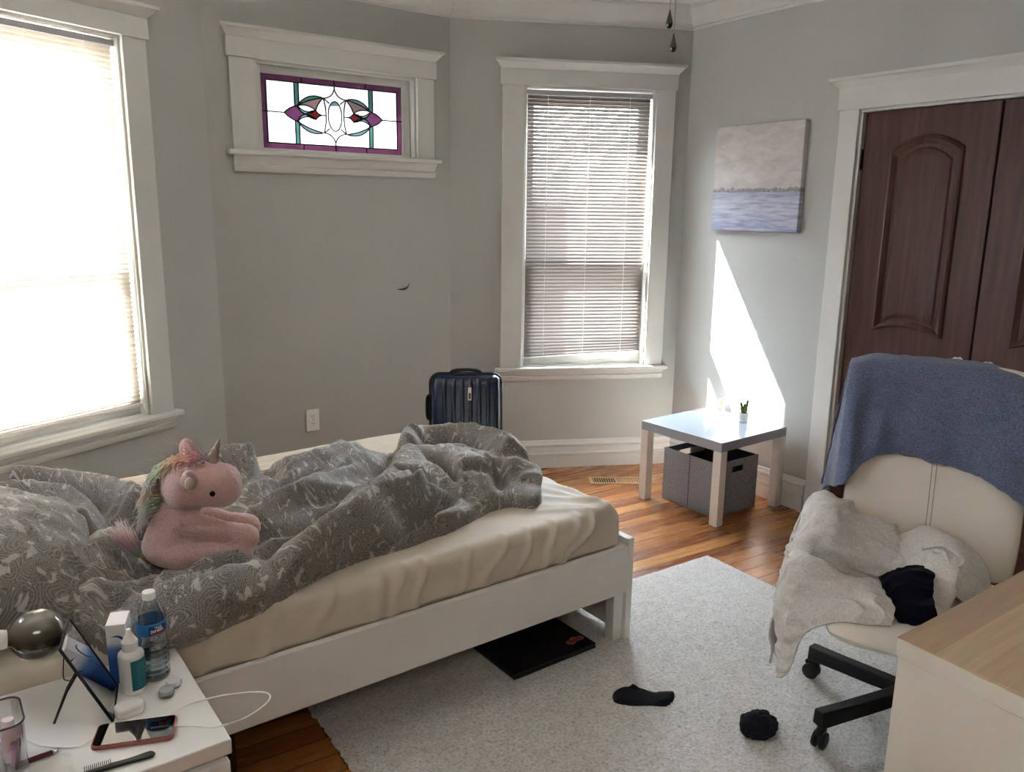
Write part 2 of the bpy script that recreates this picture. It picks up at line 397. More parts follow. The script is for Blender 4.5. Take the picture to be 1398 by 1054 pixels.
def blind(name, org, ang, h, tilt, label, low, sag, gapl, gapr, wand, top=2.215):
    x0, x1, z0, z1 = h
    root = empty(name, (org[0], org[1], 0), ang); tag(root, label, 'window blind')
    a, b = x0+gapl, x1-gapr; yc = .028
    MB().box((x0+.014, yc-.014, z1-.046), (x1-.014, yc+.014, z1-.02)).build('head_rail', M_rail, root, bevel=.003)
    s = MB(); pitch = .0212; n = int((top-low)/pitch)
    for i in range(n):
        z = top-i*pitch
        fr = i/(n-1)
        dz = sag*max(0, (fr-.93)/.07)        # the lowest slats hang crooked
        w = .0125
        V = []
        for sx, dd in ((a, 0), (b, dz)):
            for q in (-1, -.4, .4, 1):
                yy = w*q*math.cos(tilt); zz = w*q*math.sin(tilt)
                bow = .0016*(1-q*q)
                V.append((sx, yc+yy-bow*math.sin(tilt), z+zz+bow*math.cos(tilt)+dd))
        s.add(V, [(0, 1, 5, 4), (1, 2, 6, 5), (2, 3, 7, 6)])
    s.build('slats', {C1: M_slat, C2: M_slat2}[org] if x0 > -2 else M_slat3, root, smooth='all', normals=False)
    zb = top-(n-.3)*pitch
    MB().box((a, yc-.011, -.007), (b, yc+.011, .006), M=None).build('bottom_rail', M_railw, root, bevel=.003).matrix_local = Matrix.Translation((a, 0, zb)) @ Euler((0, -math.atan2(sag, b-a), 0)).to_matrix().to_4x4() @ Matrix.Translation((-a, 0, 0))
    c = MB()
    for fx in (.16, .5, .83):
        x = a+(b-a)*fx; c.tube([(x, yc-.0135, z1-.04), (x, yc-.0135, zb)], .0009, 5); c.tube([(x, yc+.0135, z1-.04), (x, yc+.0135, zb)], .0009, 5)
    c.build('ladder_cord', M_cord, root)
    if wand:
        c = MB(); x = b+.006
        c.tube([(x, yc-.018, z1-.05), (x+.001, yc-.02, .72)], .0016, 6); c.tube([(x+.006, yc-.017, z1-.05), (x+.005, yc-.02, .7)], .0016, 6)
        c.lathe([(.003, 0), (.007, .004), (.006, .03), (.002, .036)], 10, M=TR((x+.003, yc-.02, .672)))
        c.build('pull_cord', M_cord, root)
    return root
blind('window_blind', C1, AL, WL, R(-62), 'white slatted blind glowing in the large left window above the bed head', .675, 0, .018, .024, True)
blind('window_blind', C1, AL, WN, R(-62), 'white slatted blind in the added unseen left window beyond the bed head', .675, 0, .018, .024, True)
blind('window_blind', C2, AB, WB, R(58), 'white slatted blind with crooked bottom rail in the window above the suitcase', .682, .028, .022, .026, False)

# ------------------------------------------------------------------ closet door
def door_mat():
    k = NT('mahogany_door'); co = k.coord('Object', scale=(14, 14, .9))
    g = k.noise(co, 3, 5, .6, .4); r = k.ramp(g, 0, [(.25, lin('3b2420')), (.55, lin('4b302b')), (.8, lin('583c35'))]); k.l(r, 0, k.b, 'Base Color')
    k.set(Roughness=.4); k.b.inputs['Specular IOR Level'].default_value = .25; k.bump(g, 0, .04, .003); return k.m
M_door = door_mat()
d1 = empty('door_1', (*C3, 0), AR); struct(d1)
MB().box((1.04, -.02, 0), (1.145, 0, 2.075)).box((2.44, -.02, 0), (2.545, 0, 2.075)).build('casing', M_trim, d1, bevel=.003)
MB().box((1.03, -.026, 2.072), (2.555, 0, 2.186)).build('head_board', M_trim, d1, bevel=.002)
capped([(0, 2.17), (-.022, 2.17), (-.026, 2.178), (-.036, 2.186), (-.046, 2.2), (-.052, 2.205), (-.06, 2.207), (-.06, 2.222), (0, 2.222)], .99, 2.6).build('crown_moulding', M_trim, d1, smooth=True)
MB().box((1.144, -.001, 0), (1.158, .2, 2.072)).box((2.427, -.001, 0), (2.441, .2, 2.072)).box((1.144, -.001, 2.06), (2.441, .2, 2.073)).build('jamb_liner', M_trim, d1)
def arch(x0, x1, z0, z1, rise, dip, ins):
    x0 += ins; x1 -= ins; z0 += ins; z1 -= ins; n = 14
    top = [(x0+(x1-x0)*i/n, z1+rise*(1-(2*i/n-1)**2)) for i in range(n+1)]
    bot = [(x1-(x1-x0)*i/n, z0+dip*(1-(2*i/n-1)**2)) for i in range(n+1)]
    return bot[::-1]+top[::-1]
def leaf(x, w, knob_x, hinge):
    y = .022
    lf = MB().box((x+.003, y, .012), (x+w-.003, y+.035, 2.058)).build('door_leaf', M_door, d1, bevel=.004)
    for z0, z1, rise, dip in ((1.03, 1.878, .062, .03), (.16, .83, .03, .0)):
        a, b = x+.15, x+w-.135; o = MB(); prev = None; V = []; F = []
        for ins, yy in ((0, 0), (.004, -.012), (.014, -.016), (.024, -.01), (.036, -.001), (.05, -.001), (.056, -.007), (.075, -.012), (.085, -.012)):
            ring = arch(a, b, z0, z1, rise*(1-ins*2), dip*(1-ins*2), ins); k = len(V)
            V += [(p[0], y+yy-.0005, p[1]) for p in ring]; n = len(ring)
            if k: F += [(k-n+i, k-n+(i+1) % n, k+(i+1) % n, k+i) for i in range(n)]
        F.append(tuple(range(len(V)-n, len(V))))
        o.add(V, F).build('raised_panel', M_door, lf, smooth=True, angle=25)
    kb = MB().lathe([(.0, 0), (.016, 0), (.014, .006), (.008, .01), (.008, .018), (.017, .024), (.0195, .032), (.016, .041), (.007, .046), (0, .047)], 20, M=TR((knob_x, y, .948), (R(90), 0, 0))).build('knob', M_white, lf, smooth='all')
    if hinge:
        for z in (1.84, .25):
            MB().box((x-.02, y-.004, z-.045), (x+.004, y+.002, z+.045)).tube([(x-.004, y-.007, z-.05), (x-.004, y-.007, z+.05)], .006, 8).build('hinge', M_blackmetal, d1)
leaf(1.158, .634, 1.748, True); leaf(1.793, .634, 1.881, False)
struct(MB().box((1.1, .1, -.05), (2.5, .13, 2.2)).build('closet_light_board', M_wall)).matrix_world = TR((*C3, 0), (0, 0, AR))  # unseen board set close behind the doors to stop outside light leaking in

# ------------------------------------------------------------------ light
wd = bpy.data.worlds.new('sky'); bpy.context.scene.world = wd; wd.use_nodes = True
wt = wd.node_tree; bg = wt.nodes['Background']
tc = wt.nodes.new('ShaderNodeTexCoord'); sp = wt.nodes.new('ShaderNodeSeparateXYZ'); rp = wt.nodes.new('ShaderNodeValToRGB')
wt.links.new(tc.outputs['Generated'], sp.inputs[0]); wt.links.new(sp.outputs['Z'], rp.inputs[0]); wt.links.new(rp.outputs[0], bg.inputs[0])
rp.color_ramp.elements[0].position = 0; rp.color_ramp.elements[0].color = (.5, .49, .47, 1)
rp.color_ramp.elements[1].position = .06; rp.color_ramp.elements[1].color = (.80, .90, 1, 1)
bg.inputs[1].default_value = SKY = 14
sd = Vector((.887, -.462, -1.02)).normalized()
sl = bpy.data.lights.new('sun', 'SUN'); sl.energy = 34; sl.angle = R(.53); sl.color = (1, .975, .94)
so = bpy.data.objects.new('sun', sl); C.objects.link(so); so.rotation_euler = sd.to_track_quat('-Z', 'Y').to_euler(); so.location = (-4, 7, 5)
# added fill lamp, unseen behind the camera, to lift the shaded sides
al = bpy.data.lights.new('fill_light', 'AREA'); al.shape = 'DISK'; al.size = 1.2; al.energy = 5; al.color = (1, .9, .8)
ao = bpy.data.objects.new('fill_light', al); C.objects.link(ao); ao.location = (.3, -1.0, 2.6)
sc = bpy.context.scene
sc.view_settings.view_transform = 'Standard'; sc.view_settings.look = 'None'; sc.view_settings.exposure = 2.15
sc.cycles.use_denoising = True; sc.cycles.max_bounces = 10; sc.cycles.diffuse_bounces = 6; sc.cycles.transparent_max_bounces = 16
sc.cycles.sample_clamp_indirect = 8; sc.cycles.caustics_reflective = False; sc.cycles.caustics_refractive = False

# ------------------------------------------------------------------ bed
AB_ = R(36.3); P0 = Vector((.424, 2.804, 0)); dT = Vector((math.cos(AB_), math.sin(AB_), 0)); dV = Vector((-dT.y, dT.x, 0))
def B(t, v, z=0): return P0+dT*t+dV*v+Vector((0, 0, z))
def bed_empty(name, t, v, z=0, rz=0): return empty(name, B(t, v, z), AB_+rz)
bed = bed_empty('bed_frame', 0, 0); tag(bed, 'white full-size bed frame with low footboard and plain side rail', 'bed')
BW = 1.40
f = MB().box((.0, -.016, .0115), (.03, .06, .415)).box((.0, BW-.06, .0115), (.03, BW+.016, .415)).box((.004, .06, .03), (.026, BW-.06, .405)); f.build('footboard', M_whitefoil, bed, bevel=.003)
for v0, v1 in ((0, .045), (BW-.045, BW)):
    MB().box((-.045, v0, .0115), (0, v1, .39)).build('leg', M_whitefoil, bed, bevel=.003)
    MB().box((-2.05, v0, 0), (-2.01, v1, .39)).build('leg', M_whitefoil, bed, bevel=.003)
MB().box((-2.05, -.016, .205), (-.0, .006, .39)).build('side_rail', M_whitefoil, bed, bevel=.003)
MB().box((-2.05, BW-.006, .205), (-.0, BW+.016, .39)).build('side_rail', M_whitefoil, bed, bevel=.003)
MB().box((-2.09, -.016, 0), (-2.052, BW+.016, .86)).build('headboard', M_whitefoil, bed, bevel=.004)
s = MB()
for i in range(14): s.box((-2.0+i*.145, .02, .27), (-1.92+i*.145, BW-.02, .285))
s.box((-2.04, .68, .2), (-.03, .72, .268)); s.build('slat_base', mat('pine_slats', 'cdb083', .6, var=.12, vs=4), bed)

# mattress in its fitted sheet
def sheet_mat():
    k = NT('cream_cotton_sheet'); co = k.coord(); a = k.noise(co, 2.5, 3)
    r = k.ramp(a, 0, [(.3, lin('cabfad')), (.7, lin('d6ccba'))]); k.l(r, 0, k.b, 'Base Color'); k.set(Roughness=.6)
    k.b.inputs['Sheen Weight'].default_value = .25
    w = k.noise(co, 420, 2); k.bump(w, 0, .08, .002); return k.m
M_sheet = sheet_mat()
ZT = .53
def mattress():
    t0, t1, v0, v1, z0, z1, r = -2.04, -.002, .012, BW-.012, .288, ZT, .048
    nt, nv, nz = 230, 150, 34
    bm = bmesh.new()
    def face(fn, a, b):
        g = [[bm.verts.new(fn(i/a, j/b)) for j in range(b+1)] for i in range(a+1)]
        for i in range(a):
            for j in range(b): bm.faces.new((g[i][j], g[i+1][j], g[i+1][j+1], g[i][j+1]))
    L = lambda a, b, x: a+(b-a)*x
    face(lambda a, b: (L(t0, t1, a), L(v0, v1, b), z1), nt, nv)
    face(lambda a, b: (L(t0, t1, a), v0, L(z0, z1, b)), nt, nz)
    face(lambda a, b: (t1, L(v0, v1, a), L(z0, z1, b)), nv, nz)
    face(lambda a, b: (L(t0, t1, a), v1, L(z0, z1, b)), 60, 12)
    face(lambda a, b: (t0, L(v0, v1, a), L(z0, z1, b)), 60, 12)
    bmesh.ops.remove_doubles(bm, verts=bm.verts, dist=1e-5)
    P = np.array([v.co[:] for v in bm.verts])
    core = np.clip(P, [t0+r, v0+r, z0], [t1-r, v1-r, z1-r])
    d = P-core; ln = np.linalg.norm(d, axis=1, keepdims=True); N = d/np.maximum(ln, 1e-9)
    Q = core+N*r
    t, v, z = Q.T
    big = fbm(Q, 1.6, 3, 2)*.008; fine = fbm(Q*[1, 1, .6], 7, 11, 3)*.0035
    disp = big+fine
    side = np.clip((v0+.07-v)/.07, 0, 1)         # near side face
    foot = np.clip((t-(t1-.07))/.07, 0, 1)
    top = np.clip((z-(z1-.03))/.03, 0, 1)
    # slanting drag folds pulled from the corners and from under the duvet
    def fold(x, c, w, a): return a*np.exp(-((x-c)/w)**2)
    zz = (z-z0)/(z1-z0)
    for c, sl, w, a in ((-.13, .55, .018, .011), (-.2, .45, .02, .009), (-.31, .35, .024, .011), (-.42, .3, .016, .008), (-.52, .45, .03, .01), (-.66, .25, .02, .008), (-.83, .2, .018, .011), (-.9, .3, .022, .012), (-.98, .15, .03, .01), (-1.13, .3, .03, .009), (-1.3, .2, .03, .01), (-1.46, .25, .02, .009), (-1.62, .1, .03, .01)):
        x = t-(c-sl*(1-zz)*.42*(1+.25*np.sin(9*zz+c*20)))
        disp += fold(x, 0, w*(.55+.6*(1-zz)), a*1.5)*side*np.clip(.35+zz*1.1, 0, 1)
    for c, sl, w, a in ((.12, .5, .02, .008), (.25, .3, .03, .008), (.42, .2, .03, .007), (.62, -.1, .03, .006)):
        disp += fold(v-(c+sl*(1-zz)*.3), 0, w, a)*foot
    # top folds radiating from the near foot corner and along the foot end
    for ang, w, a in ((100, .013, .010), (112, .016, .012), (126, .014, .010), (141, .018, .011), (155, .014, .009)):
        an = R(ang); x = (t+.03); y = (v-.03); s_ = x*math.cos(an)+y*math.sin(an); q = -x*math.sin(an)+y*math.cos(an)+.02*np.sin(s_*9+ang)
        disp += fold(q, 0, w+.03*np.clip(s_, 0, 1), a*1.3)*np.clip(s_/.08, 0, 1)*np.exp(-np.clip(s_, 0, 9)/.32)*top*(s_ > 0)
    for c, w, a in ((1.16, .02, .012), (1.23, .025, .014), (1.3, .02, .012), (1.1, .03, .01), (1.34, .015, .01)):
        x = v-(c+.03*np.sin(t*7+c*9))
        disp += fold(x, 0, w, a)*np.clip((-.75-t)/.25, 0, 1)*top
    Q = Q+N*disp[:, None]
    # hem tucked over the rail edge
    low = np.clip((.40-Q[:, 2])/.03, 0, 1)*side*0
    Q[:, 1] += np.clip((.395-Q[:, 2])/.02, 0, 1)*(Q[:, 1] < .03)*(.026-np.minimum(Q[:, 1], .026))
    Q[:, 0] -= np.clip((.41-Q[:, 2])/.02, 0, 1)*np.clip(Q[:, 0]+.012, 0, 1)
    for v_, c in zip(bm.verts, Q): v_.co = c
    me = bpy.data.meshes.new('mattress'); bm.to_mesh(me); bm.free(); me.materials.append(M_sheet)
    me.polygons.foreach_set('use_smooth', [True]*len(me.polygons))
    o = bpy.data.objects.new('mattress', me); C.objects.link(o); o.location = B(0, 0); o.rotation_euler = (0, 0, AB_)
    tag(o, 'mattress in a creased cream fitted sheet on the white bed frame', 'mattress'); return o
mattress()

# paisley bedding
def paisley():
    """grey cotton printed with swirls, medallions and pale leaf shapes"""
    k = NT('grey_paisley_cotton'); co = k.coord('UV')
    def warp(scale, amt, base):
        wn = k.noise(base, scale, 2); sb = k.n('VectorMath', operation='SUBTRACT'); k.l(wn, 'Color', sb, 0); sb.inputs[1].default_value = (.5, .5, .5)
        dv = k.n('VectorMath', operation='SCALE'); k.l(sb, 0, dv, 0); dv.inputs['Scale'].default_value = amt
        ad = k.n('VectorMath', operation='ADD'); k.l(base, 0, ad, 0); k.l(dv, 0, ad, 1); return ad
    w1 = warp(7, .09, co); w2 = warp(22, .03, w1)
    def vor(vec, scale):
        v = k.n('TexVoronoi'); v.inputs['Scale'].default_value = scale; k.l(vec, 0, v, 'Vector'); return v
    def rings(v, freq, lo, hi):
        m = k.n('Math', operation='MULTIPLY'); k.l(v, 'Distance', m, 0); m.inputs[1].default_value = freq
        s = k.n('Math', operation='SINE'); k.l(m, 0, s, 0); return k.ramp(s, 0, [(lo, (0, 0, 0, 1)), (hi, (1, 1, 1, 1))])
    def mul(a, ao, b, bo=None):
        m = k.n('Math', operation='MULTIPLY'); k.l(a, ao, m, 0)
        if isinstance(b, (int, float)): m.inputs[1].default_value = b
        else: k.l(b, bo or 0, m, 1)
        return m
    A = vor(w1, 9); Bv = vor(w2, 34); Cv = vor(w1, 17)
    med = k.ramp(A, 'Distance', [(.30, (1, 1, 1, 1)), (.36, (0, 0, 0, 1))])          # medallion cores
    ra = rings(A, 98, .2, .7); rb = rings(Bv, 27, .2, .7); rc = rings(Cv, 58, .4, .8)
    base = k.mix(lin('736e68'), lin('807a73'), (k.noise(co, 5, 2), 0))
    m1 = k.mix((base, 2), lin('4a4642'), (mul(rb, 0, .62), 0))
    m2 = k.mix((m1, 2), lin('4d4944'), (mul(ra, 0, mul(med, 0, .75)), 0))
    m3 = k.mix((m2, 2), lin('b0aaa4'), (mul(rc, 0, .42), 0))
    leaf = k.ramp(k.noise(w2, 30, 2), 0, [(.59, (0, 0, 0, 1)), (.64, (1, 1, 1, 1))])
    m4 = k.mix((m3, 2), lin('d3cdc6'), (mul(leaf, 0, .55), 0))
    k.l(m4, 2, k.b, 'Base Color'); k.set(Roughness=.62); k.b.inputs['Sheen Weight'].default_value = .25
    k.bump(k.noise(co, 300, 2), 0, .08, .002); return k.m
M_pais = paisley()

def seg_dist(P, A, Bq):
    d = Bq-A; L2 = d@d; u = np.clip(((P-A)@d)/L2, 0, 1); q = P-A-u[:, None]*d
    sg = np.sign(d[0]*(P[:, 1]-A[1])-d[1]*(P[:, 0]-A[0]))
    return np.linalg.norm(q, axis=1), sg, u
def poly_dist(P, line, closed=False):
    """distance, side (+ = left of travel) and 0..1 position along a polyline"""
    L = np.asarray(line, float)
    if closed: L = np.vstack([L, L[:1]])
    D = np.full(len(P), 1e9); S = np.ones(len(P)); U = np.zeros(len(P)); n = len(L)-1
    for i in range(n):
        d, s, u = seg_dist(P, L[i], L[i+1]); m = d < D-1e-12
        D[m] = d[m]; S[m] = s[m]; U[m] = (i+u[m])/n
    return D, S, U
def inside(P, poly):
    poly = np.asarray(poly); x, y = P.T; c = np.zeros(len(P), bool); n = len(poly); j = n-1
    for i in range(n):
        xi, yi = poly[i]; xj, yj = poly[j]
        c ^= ((yi > y) != (yj > y)) & (x < (xj-xi)*(y-yi)/(yj-yi+1e-12)+xi); j = i
    return c
def ridge(P, line, amp, wl, wr, taper=.12, n=40, pw=2):
    """soft ridge along a smooth line: own width on its left (wl) and right (wr) side"""
    d, s, u = poly_dist(P, spline(line, n)); w = np.where(s > 0, wl, wr)
    e = np.clip(np.minimum(u, 1-u)/max(taper, 1e-3), 0, 1); e = e*e*(3-2*e)
    return amp*np.exp(-(d/w)**pw)*(.25+.75*e)

DUV = [(-1.80, .10), (-1.70, .005), (-1.58, -.01), (-1.45, .0), (-1.33, .025), (-1.2, .065), (-1.03, .125), (-.9, .14), (-.75, .155), (-.6, .175), (-.45, .235), (-.36, .25), (-.3, .185), (-.22, .215), (-.14, .33), (-.06, .47), (-.03, .58), (-.035, .72), (-.1, .84), (-.26, .92), (-.42, .98), (-.55, 1.05), (-.7, 1.09), (-.85, 1.07), (-.95, 1.03), (-1.02, 1.05), (-1.12, 1.08), (-1.22, 1.0), (-1.27, .87), (-1.32, .75), (-1.40, .72), (-1.46, .8), (-1.53, .98), (-1.66, 1.18), (-1.8, 1.27), (-1.93, 1.27), (-1.93, .8), (-1.86, .55), (-1.79, .4), (-1.78, .25)]
def duvet():
    poly = spline(np.array(DUV+DUV[:1]), 260)
    # dense lattice, clipped to the outline by pulling the rim cells on to it
    h = .0075
    xs = np.arange(-1.96, .0, h); ys = np.arange(-.10, 1.32, h)
    X, Y = np.meshgrid(xs, ys, indexing='ij'); P = np.stack([X.ravel(), Y.ravel()], 1)
    # wavy rim
    Pw = P+.012*np.stack([fbm(np.c_[P, 0*P[:, :1]], 5, 1, 2), fbm(np.c_[P, 0*P[:, :1]], 5, 9, 2)], 1)
    ins = inside(Pw, poly); D, _, _ = poly_dist(Pw, poly)
    sd_ = np.where(ins, D, -D)
    Rr = .085+.025*np.clip((.55-P[:, 1])/.3, 0, 1)
    q = np.clip(sd_/Rr, 0, 1); edge = np.clip(1-(1-q)**2, 0, 1)**.62
    rg = lambda line, amp, wl, wr, **k: ridge(P, line, amp, wl, wr, **k)
    H = .055+0*sd_
    # the long valley and the puffed lobe on its near side (line runs foot -> head; left side = near side)
    lobe = [(-.52, .82), (-.62, .6), (-.78, .42), (-.96, .25), (-1.12, .12), (-1.3, .02)]
    H += rg(lobe, .09, .19, .045)
    H -= rg([(-.44, .98), (-.58, .73), (-.7, .58), (-.86, .43), (-1.02, .31), (-1.2, .27)], .045, .035, .05)
    H += rg([(-.3, .72), (-.36, .55), (-.4, .4)], .06, .14, .12)
    # second and third folds below it
    H -= rg([(-.55, .29), (-.74, .22), (-.93, .135), (-1.1, .075), (-1.28, .045)], .062, .024, .02)
    H += rg([(-.58, .34), (-.76, .27), (-.95, .18), (-1.12, .11), (-1.3, .075)], .042, .026, .045)
    H += rg([(-.62, .22), (-.8, .155), (-.98, .1), (-1.15, .03), (-1.35, .02)], .04, .03, .026)
    # rolled end at the foot, hollow inside, and the small lobe beside it
    H += rg([(-.5, .76), (-.42, .86), (-.3, .86), (-.17, .76), (-.1, .62), (-.12, .52)], .088, .04, .07, taper=.06)
    H -= rg([(-.42, .72), (-.3, .74), (-.2, .67)], .085, .035, .045)
    H += rg([(-.34, .42), (-.24, .42), (-.17, .36), (-.2, .27)], .05, .06, .06)
    H -= rg([(-.3, .58), (-.24, .5), (-.28, .4), (-.36, .3)], .06, .02, .024)
    H += rg([(-.55, .4), (-.46, .38), (-.38, .3)], .03, .05, .05)
    H -= rg([(-.5, .56), (-.47, .46), (-.5, .36)], .05, .016, .022); H -= rg([(-.68, .5), (-.6, .42), (-.56, .34)], .034, .013, .026)
    # far half: folds fanning from the pinch towards the head
    H += rg([(-.56, .9), (-.75, .72), (-.95, .56), (-1.15, .46), (-1.28, .42)], .065, .04, .045)
    H += rg([(-.6, 1.0), (-.78, .9), (-1.0, .76), (-1.2, .66)], .055, .035, .045)
    H -= rg([(-.62, .86), (-.8, .76), (-1.0, .63), (-1.2, .54)], .05, .024, .026)
    H += rg([(-.9, .62), (-1.05, .52), (-1.2, .47)], .025, .025, .02)
    H -= rg([(-.95, .45), (-1.1, .37), (-1.25, .35)], .045, .03, .026)
    H += rg([(-.52, 1.02), (-.66, 1.02), (-.82, .99), (-.95, .95)], .03, .04, .05)
    H += rg([(-1.03, .9), (-1.13, .93), (-1.2, .88)], .125, .075, .075)     # dome behind the unicorn
    H -= rg([(-.96, .98), (-.98, .86), (-1.02, .76)], .05, .03, .035)
    # head end: crescent at the near corner, seat for the plush, two long ridges by the pillow
    H += rg([(-1.72, .08), (-1.73, .24), (-1.67, .38), (-1.58, .44)], .085, .075, .07)
    H += rg([(-1.68, .02), (-1.55, .06), (-1.42, .08), (-1.3, .05)], .06, .07, .07)
    H -= rg([(-1.62, .3), (-1.55, .22), (-1.5, .14)], .045, .045, .06)
    H -= rg([(-1.52, .3), (-1.4, .3), (-1.26, .3)], .05, .07, .08)
    H += rg([(-1.9, .98), (-1.78, .9), (-1.69, .76), (-1.66, .62), (-1.7, .5)], .12, .05, .075, taper=.08)
    H += rg([(-1.84, 1.16), (-1.7, 1.06), (-1.6, .9), (-1.52, .74), (-1.5, .62)], .115, .05, .06, taper=.08)
    H -= rg([(-1.76, 1.02), (-1.66, .9), (-1.6, .74)], .045, .022, .025)
    H -= rg([(-1.62, .52), (-1.54, .55), (-1.47, .6)], .07, .03, .04)
    S_ = 0*sd_
    # long secondary folds following the length of the heap
    for L_, am, w in (([(-.7, .40), (-.86, .30), (-1.04, .2)], .02, .014), ([(-.62, .47), (-.72, .36), (-.84, .27)], .018, .012), ([(-.9, .22), (-1.06, .155), (-1.24, .12)], .02, .014), ([(-.7, .64), (-.88, .55), (-1.06, .50)], .016, .013), ([(-.66, .8), (-.84, .7), (-1.04, .6)], .018, .014),
                      ([(-.74, .95), (-.9, .85), (-1.1, .74)], .018, .014), ([(-.56, .5), (-.66, .33), (-.72, .25)], .02, .013), ([(-.42, .5), (-.48, .36), (-.55, .27)], .018, .013), ([(-1.74, .12), (-1.62, .1), (-1.5, .13)], .02, .014), ([(-1.7, .3), (-1.62, .22), (-1.56, .12)], .022, .014), ([(-1.75, .2), (-1.66, .17), (-1.58, .2)], .018, .012),
                      ([(-1.62, .98), (-1.56, .86), (-1.52, .76)], .016, .012), ([(-1.74, .84), (-1.68, .7), (-1.66, .58)], .018, .012), ([(-.24, .84), (-.14, .72), (-.1, .6)], .016, .012), ([(-.44, .92), (-.38, .8), (-.42, .7)], .02, .013), ([(-1.36, .08), (-1.46, .05), (-1.58, .07)], .02, .012), ([(-.62, .31), (-.8, .245), (-.98, .175), (-1.16, .12), (-1.34, .09)], .026, .016), ([(-.66, .225), (-.84, .175), (-1.02, .125), (-1.2, .07), (-1.36, .03)], .024, .014), ([(-.9, .36), (-1.06, .24), (-1.2, .18), (-1.34, .16)], .022, .014), ([(-1.3, .13), (-1.42, .12), (-1.54, .1)], .022, .015), ([(-1.68, .2), (-1.6, .25), (-1.52, .24)], .02, .014)):
        S_ += rg(L_, am*1.5, w, w*1.7, taper=.3, pw=1.25); S_ -= rg(np.array(L_)+[.0, -.03], am*1.2, w, w, taper=.3, pw=1.4)
    H += rg([(-1.6, .17), (-1.48, .19), (-1.34, .2), (-1.2, .22)], .035, .035, .05)
    for L_, am, w in (([(-.45, .96), (-.58, .74), (-.7, .59)], .05, .016), ([(-.72, .57), (-.86, .44), (-1.02, .325), (-1.16, .28)], .055, .018), ([(-.58, .28), (-.74, .215), (-.93, .13), (-1.1, .085)], .05, .014), ([(-.5, .6), (-.47, .5), (-.49, .38)], .05, .014), ([(-.44, .74), (-.3, .76), (-.19, .68)], .05, .018), ([(-.36, .64), (-.26, .54), (-.29, .42)], .045, .014),
                      ([(-1.74, .5), (-1.745, .36), (-1.77, .24)], .05, .018), ([(-1.60, .5), (-1.53, .57), (-1.47, .62)], .05, .018), ([(-1.0, .4), (-1.12, .36), (-1.24, .35)], .04, .016), ([(-.66, .5), (-.6, .43), (-.57, .36)], .04, .012), ([(-1.0, .98), (-1.0, .86), (-1.03, .76)], .045, .016), ([(-1.56, .33), (-1.5, .24), (-1.42, .16)], .04, .018), ([(-.8, .86), (-.95, .75), (-1.1, .68)], .03, .012)):
        S_ -= rg(L_, am*1.4, w*1.1, w*1.1, taper=.25, pw=1.4)
    # creases
    P3_ = np.c_[P*[1, 1], 0*P[:, :1]]
    rot = np.array([[.9, -.44], [.44, .9]]); Pr = P@rot
    cr = 1-np.abs(fbm(np.c_[Pr*[3.2, 13], 0*P[:, :1]], 1, 4, 2))*2
    H += .008*np.clip(cr, -1, 1)**3
    cr2 = 1-np.abs(fbm(np.c_[Pr@np.array([[.8, .6], [-.6, .8]])*[10, 24], 0*P[:, :1]], 1, 17, 2))*2
    H += .004*np.clip(cr2, -1, 1)**3
    H += .012*fbm(P3_, 4, 21, 2)
    H = np.maximum(np.maximum(.058+(H-.058)*1.06, .014)*edge+S_*np.clip(sd_/.04, 0, 1), .008*np.clip(edge*4, 0, 1))
    # on to the mattress profile: flat top, rounded near edge, down the side
    r = .048; v = P[:, 1]; e0 = .012
    arc = r*math.pi/2; u = (e0+r)-v
    th = np.clip(u/r, 0, math.pi/2); down = np.clip(u-arc, 0, None)
    nv_ = -np.sin(th); nz_ = np.cos(th)
    vv = np.where(u > 0, e0+r-r*np.sin(th), v); zz = np.where(u > 0, ZT-r+r*np.cos(th)-down, ZT)
    keep = sd_ > -h*1.1
    # roll the fat rims outwards a little
    gx = np.gradient(sd_.reshape(X.shape), h, axis=0).ravel(); gy = np.gradient(sd_.reshape(X.shape), h, axis=1).ravel()
    bul = .028*np.sin(np.clip(sd_/.06, 0, 1)*math.pi)*np.clip(H/.06, 0, 1.4)
    Hh = H+.004
    Q = np.stack([P[:, 0]-gx*bul, vv+nv_*Hh-gy*bul, zz+nz_*Hh], 1)
    # rim cells slide on to the outline so the hem runs smooth
    o_ = sd_ <= 0; gn = np.maximum(np.hypot(gx, gy), 1e-6); Q[o_, 0] += (gx/gn*-sd_)[o_]; Q[o_, 1] += (gy/gn*-sd_*nz_)[o_]; Q[o_, 2] += (gy/gn*-sd_*-nv_)[o_]
    Q[o_, 2] -= .012*nz_[o_]
    # cloth length along the folds, so the print does not stretch on slopes
    G3 = Q.reshape(X.shape+(3,)); sv = np.linalg.norm(np.diff(G3, axis=1), axis=2); su = np.linalg.norm(np.diff(G3, axis=0), axis=2)
    UVm = np.stack([np.pad(np.cumsum(np.minimum(su, .03), 0), ((1, 0), (0, 0))).ravel()*.55+P[:, 0]*.45, np.pad(np.cumsum(np.minimum(sv, .03), 1), ((0, 0), (1, 0))).ravel()], 1)
    idx = -np.ones(len(P), int); idx[keep] = np.arange(keep.sum()); I = idx.reshape(X.shape)
    a, b, c, d = I[:-1, :-1].ravel(), I[1:, :-1].ravel(), I[1:, 1:].ravel(), I[:-1, 1:].ravel()
    ok = (a >= 0) & (b >= 0) & (c >= 0) & (d >= 0)
    m = MB(); m.v = [tuple(x) for x in Q[keep]]; m.f = [list(x) for x in np.stack([a, b, c, d], 1)[ok]]; m.mi = [0]*len(m.f)
    o = m.build('duvet', M_pais, smooth='all', uv=UVm[keep], normals=False)
    o.location = B(0, 0); o.rotation_euler = (0, 0, AB_)
    sm = o.modifiers.new('sm', 'SMOOTH'); sm.factor = .5; sm.iterations = 1
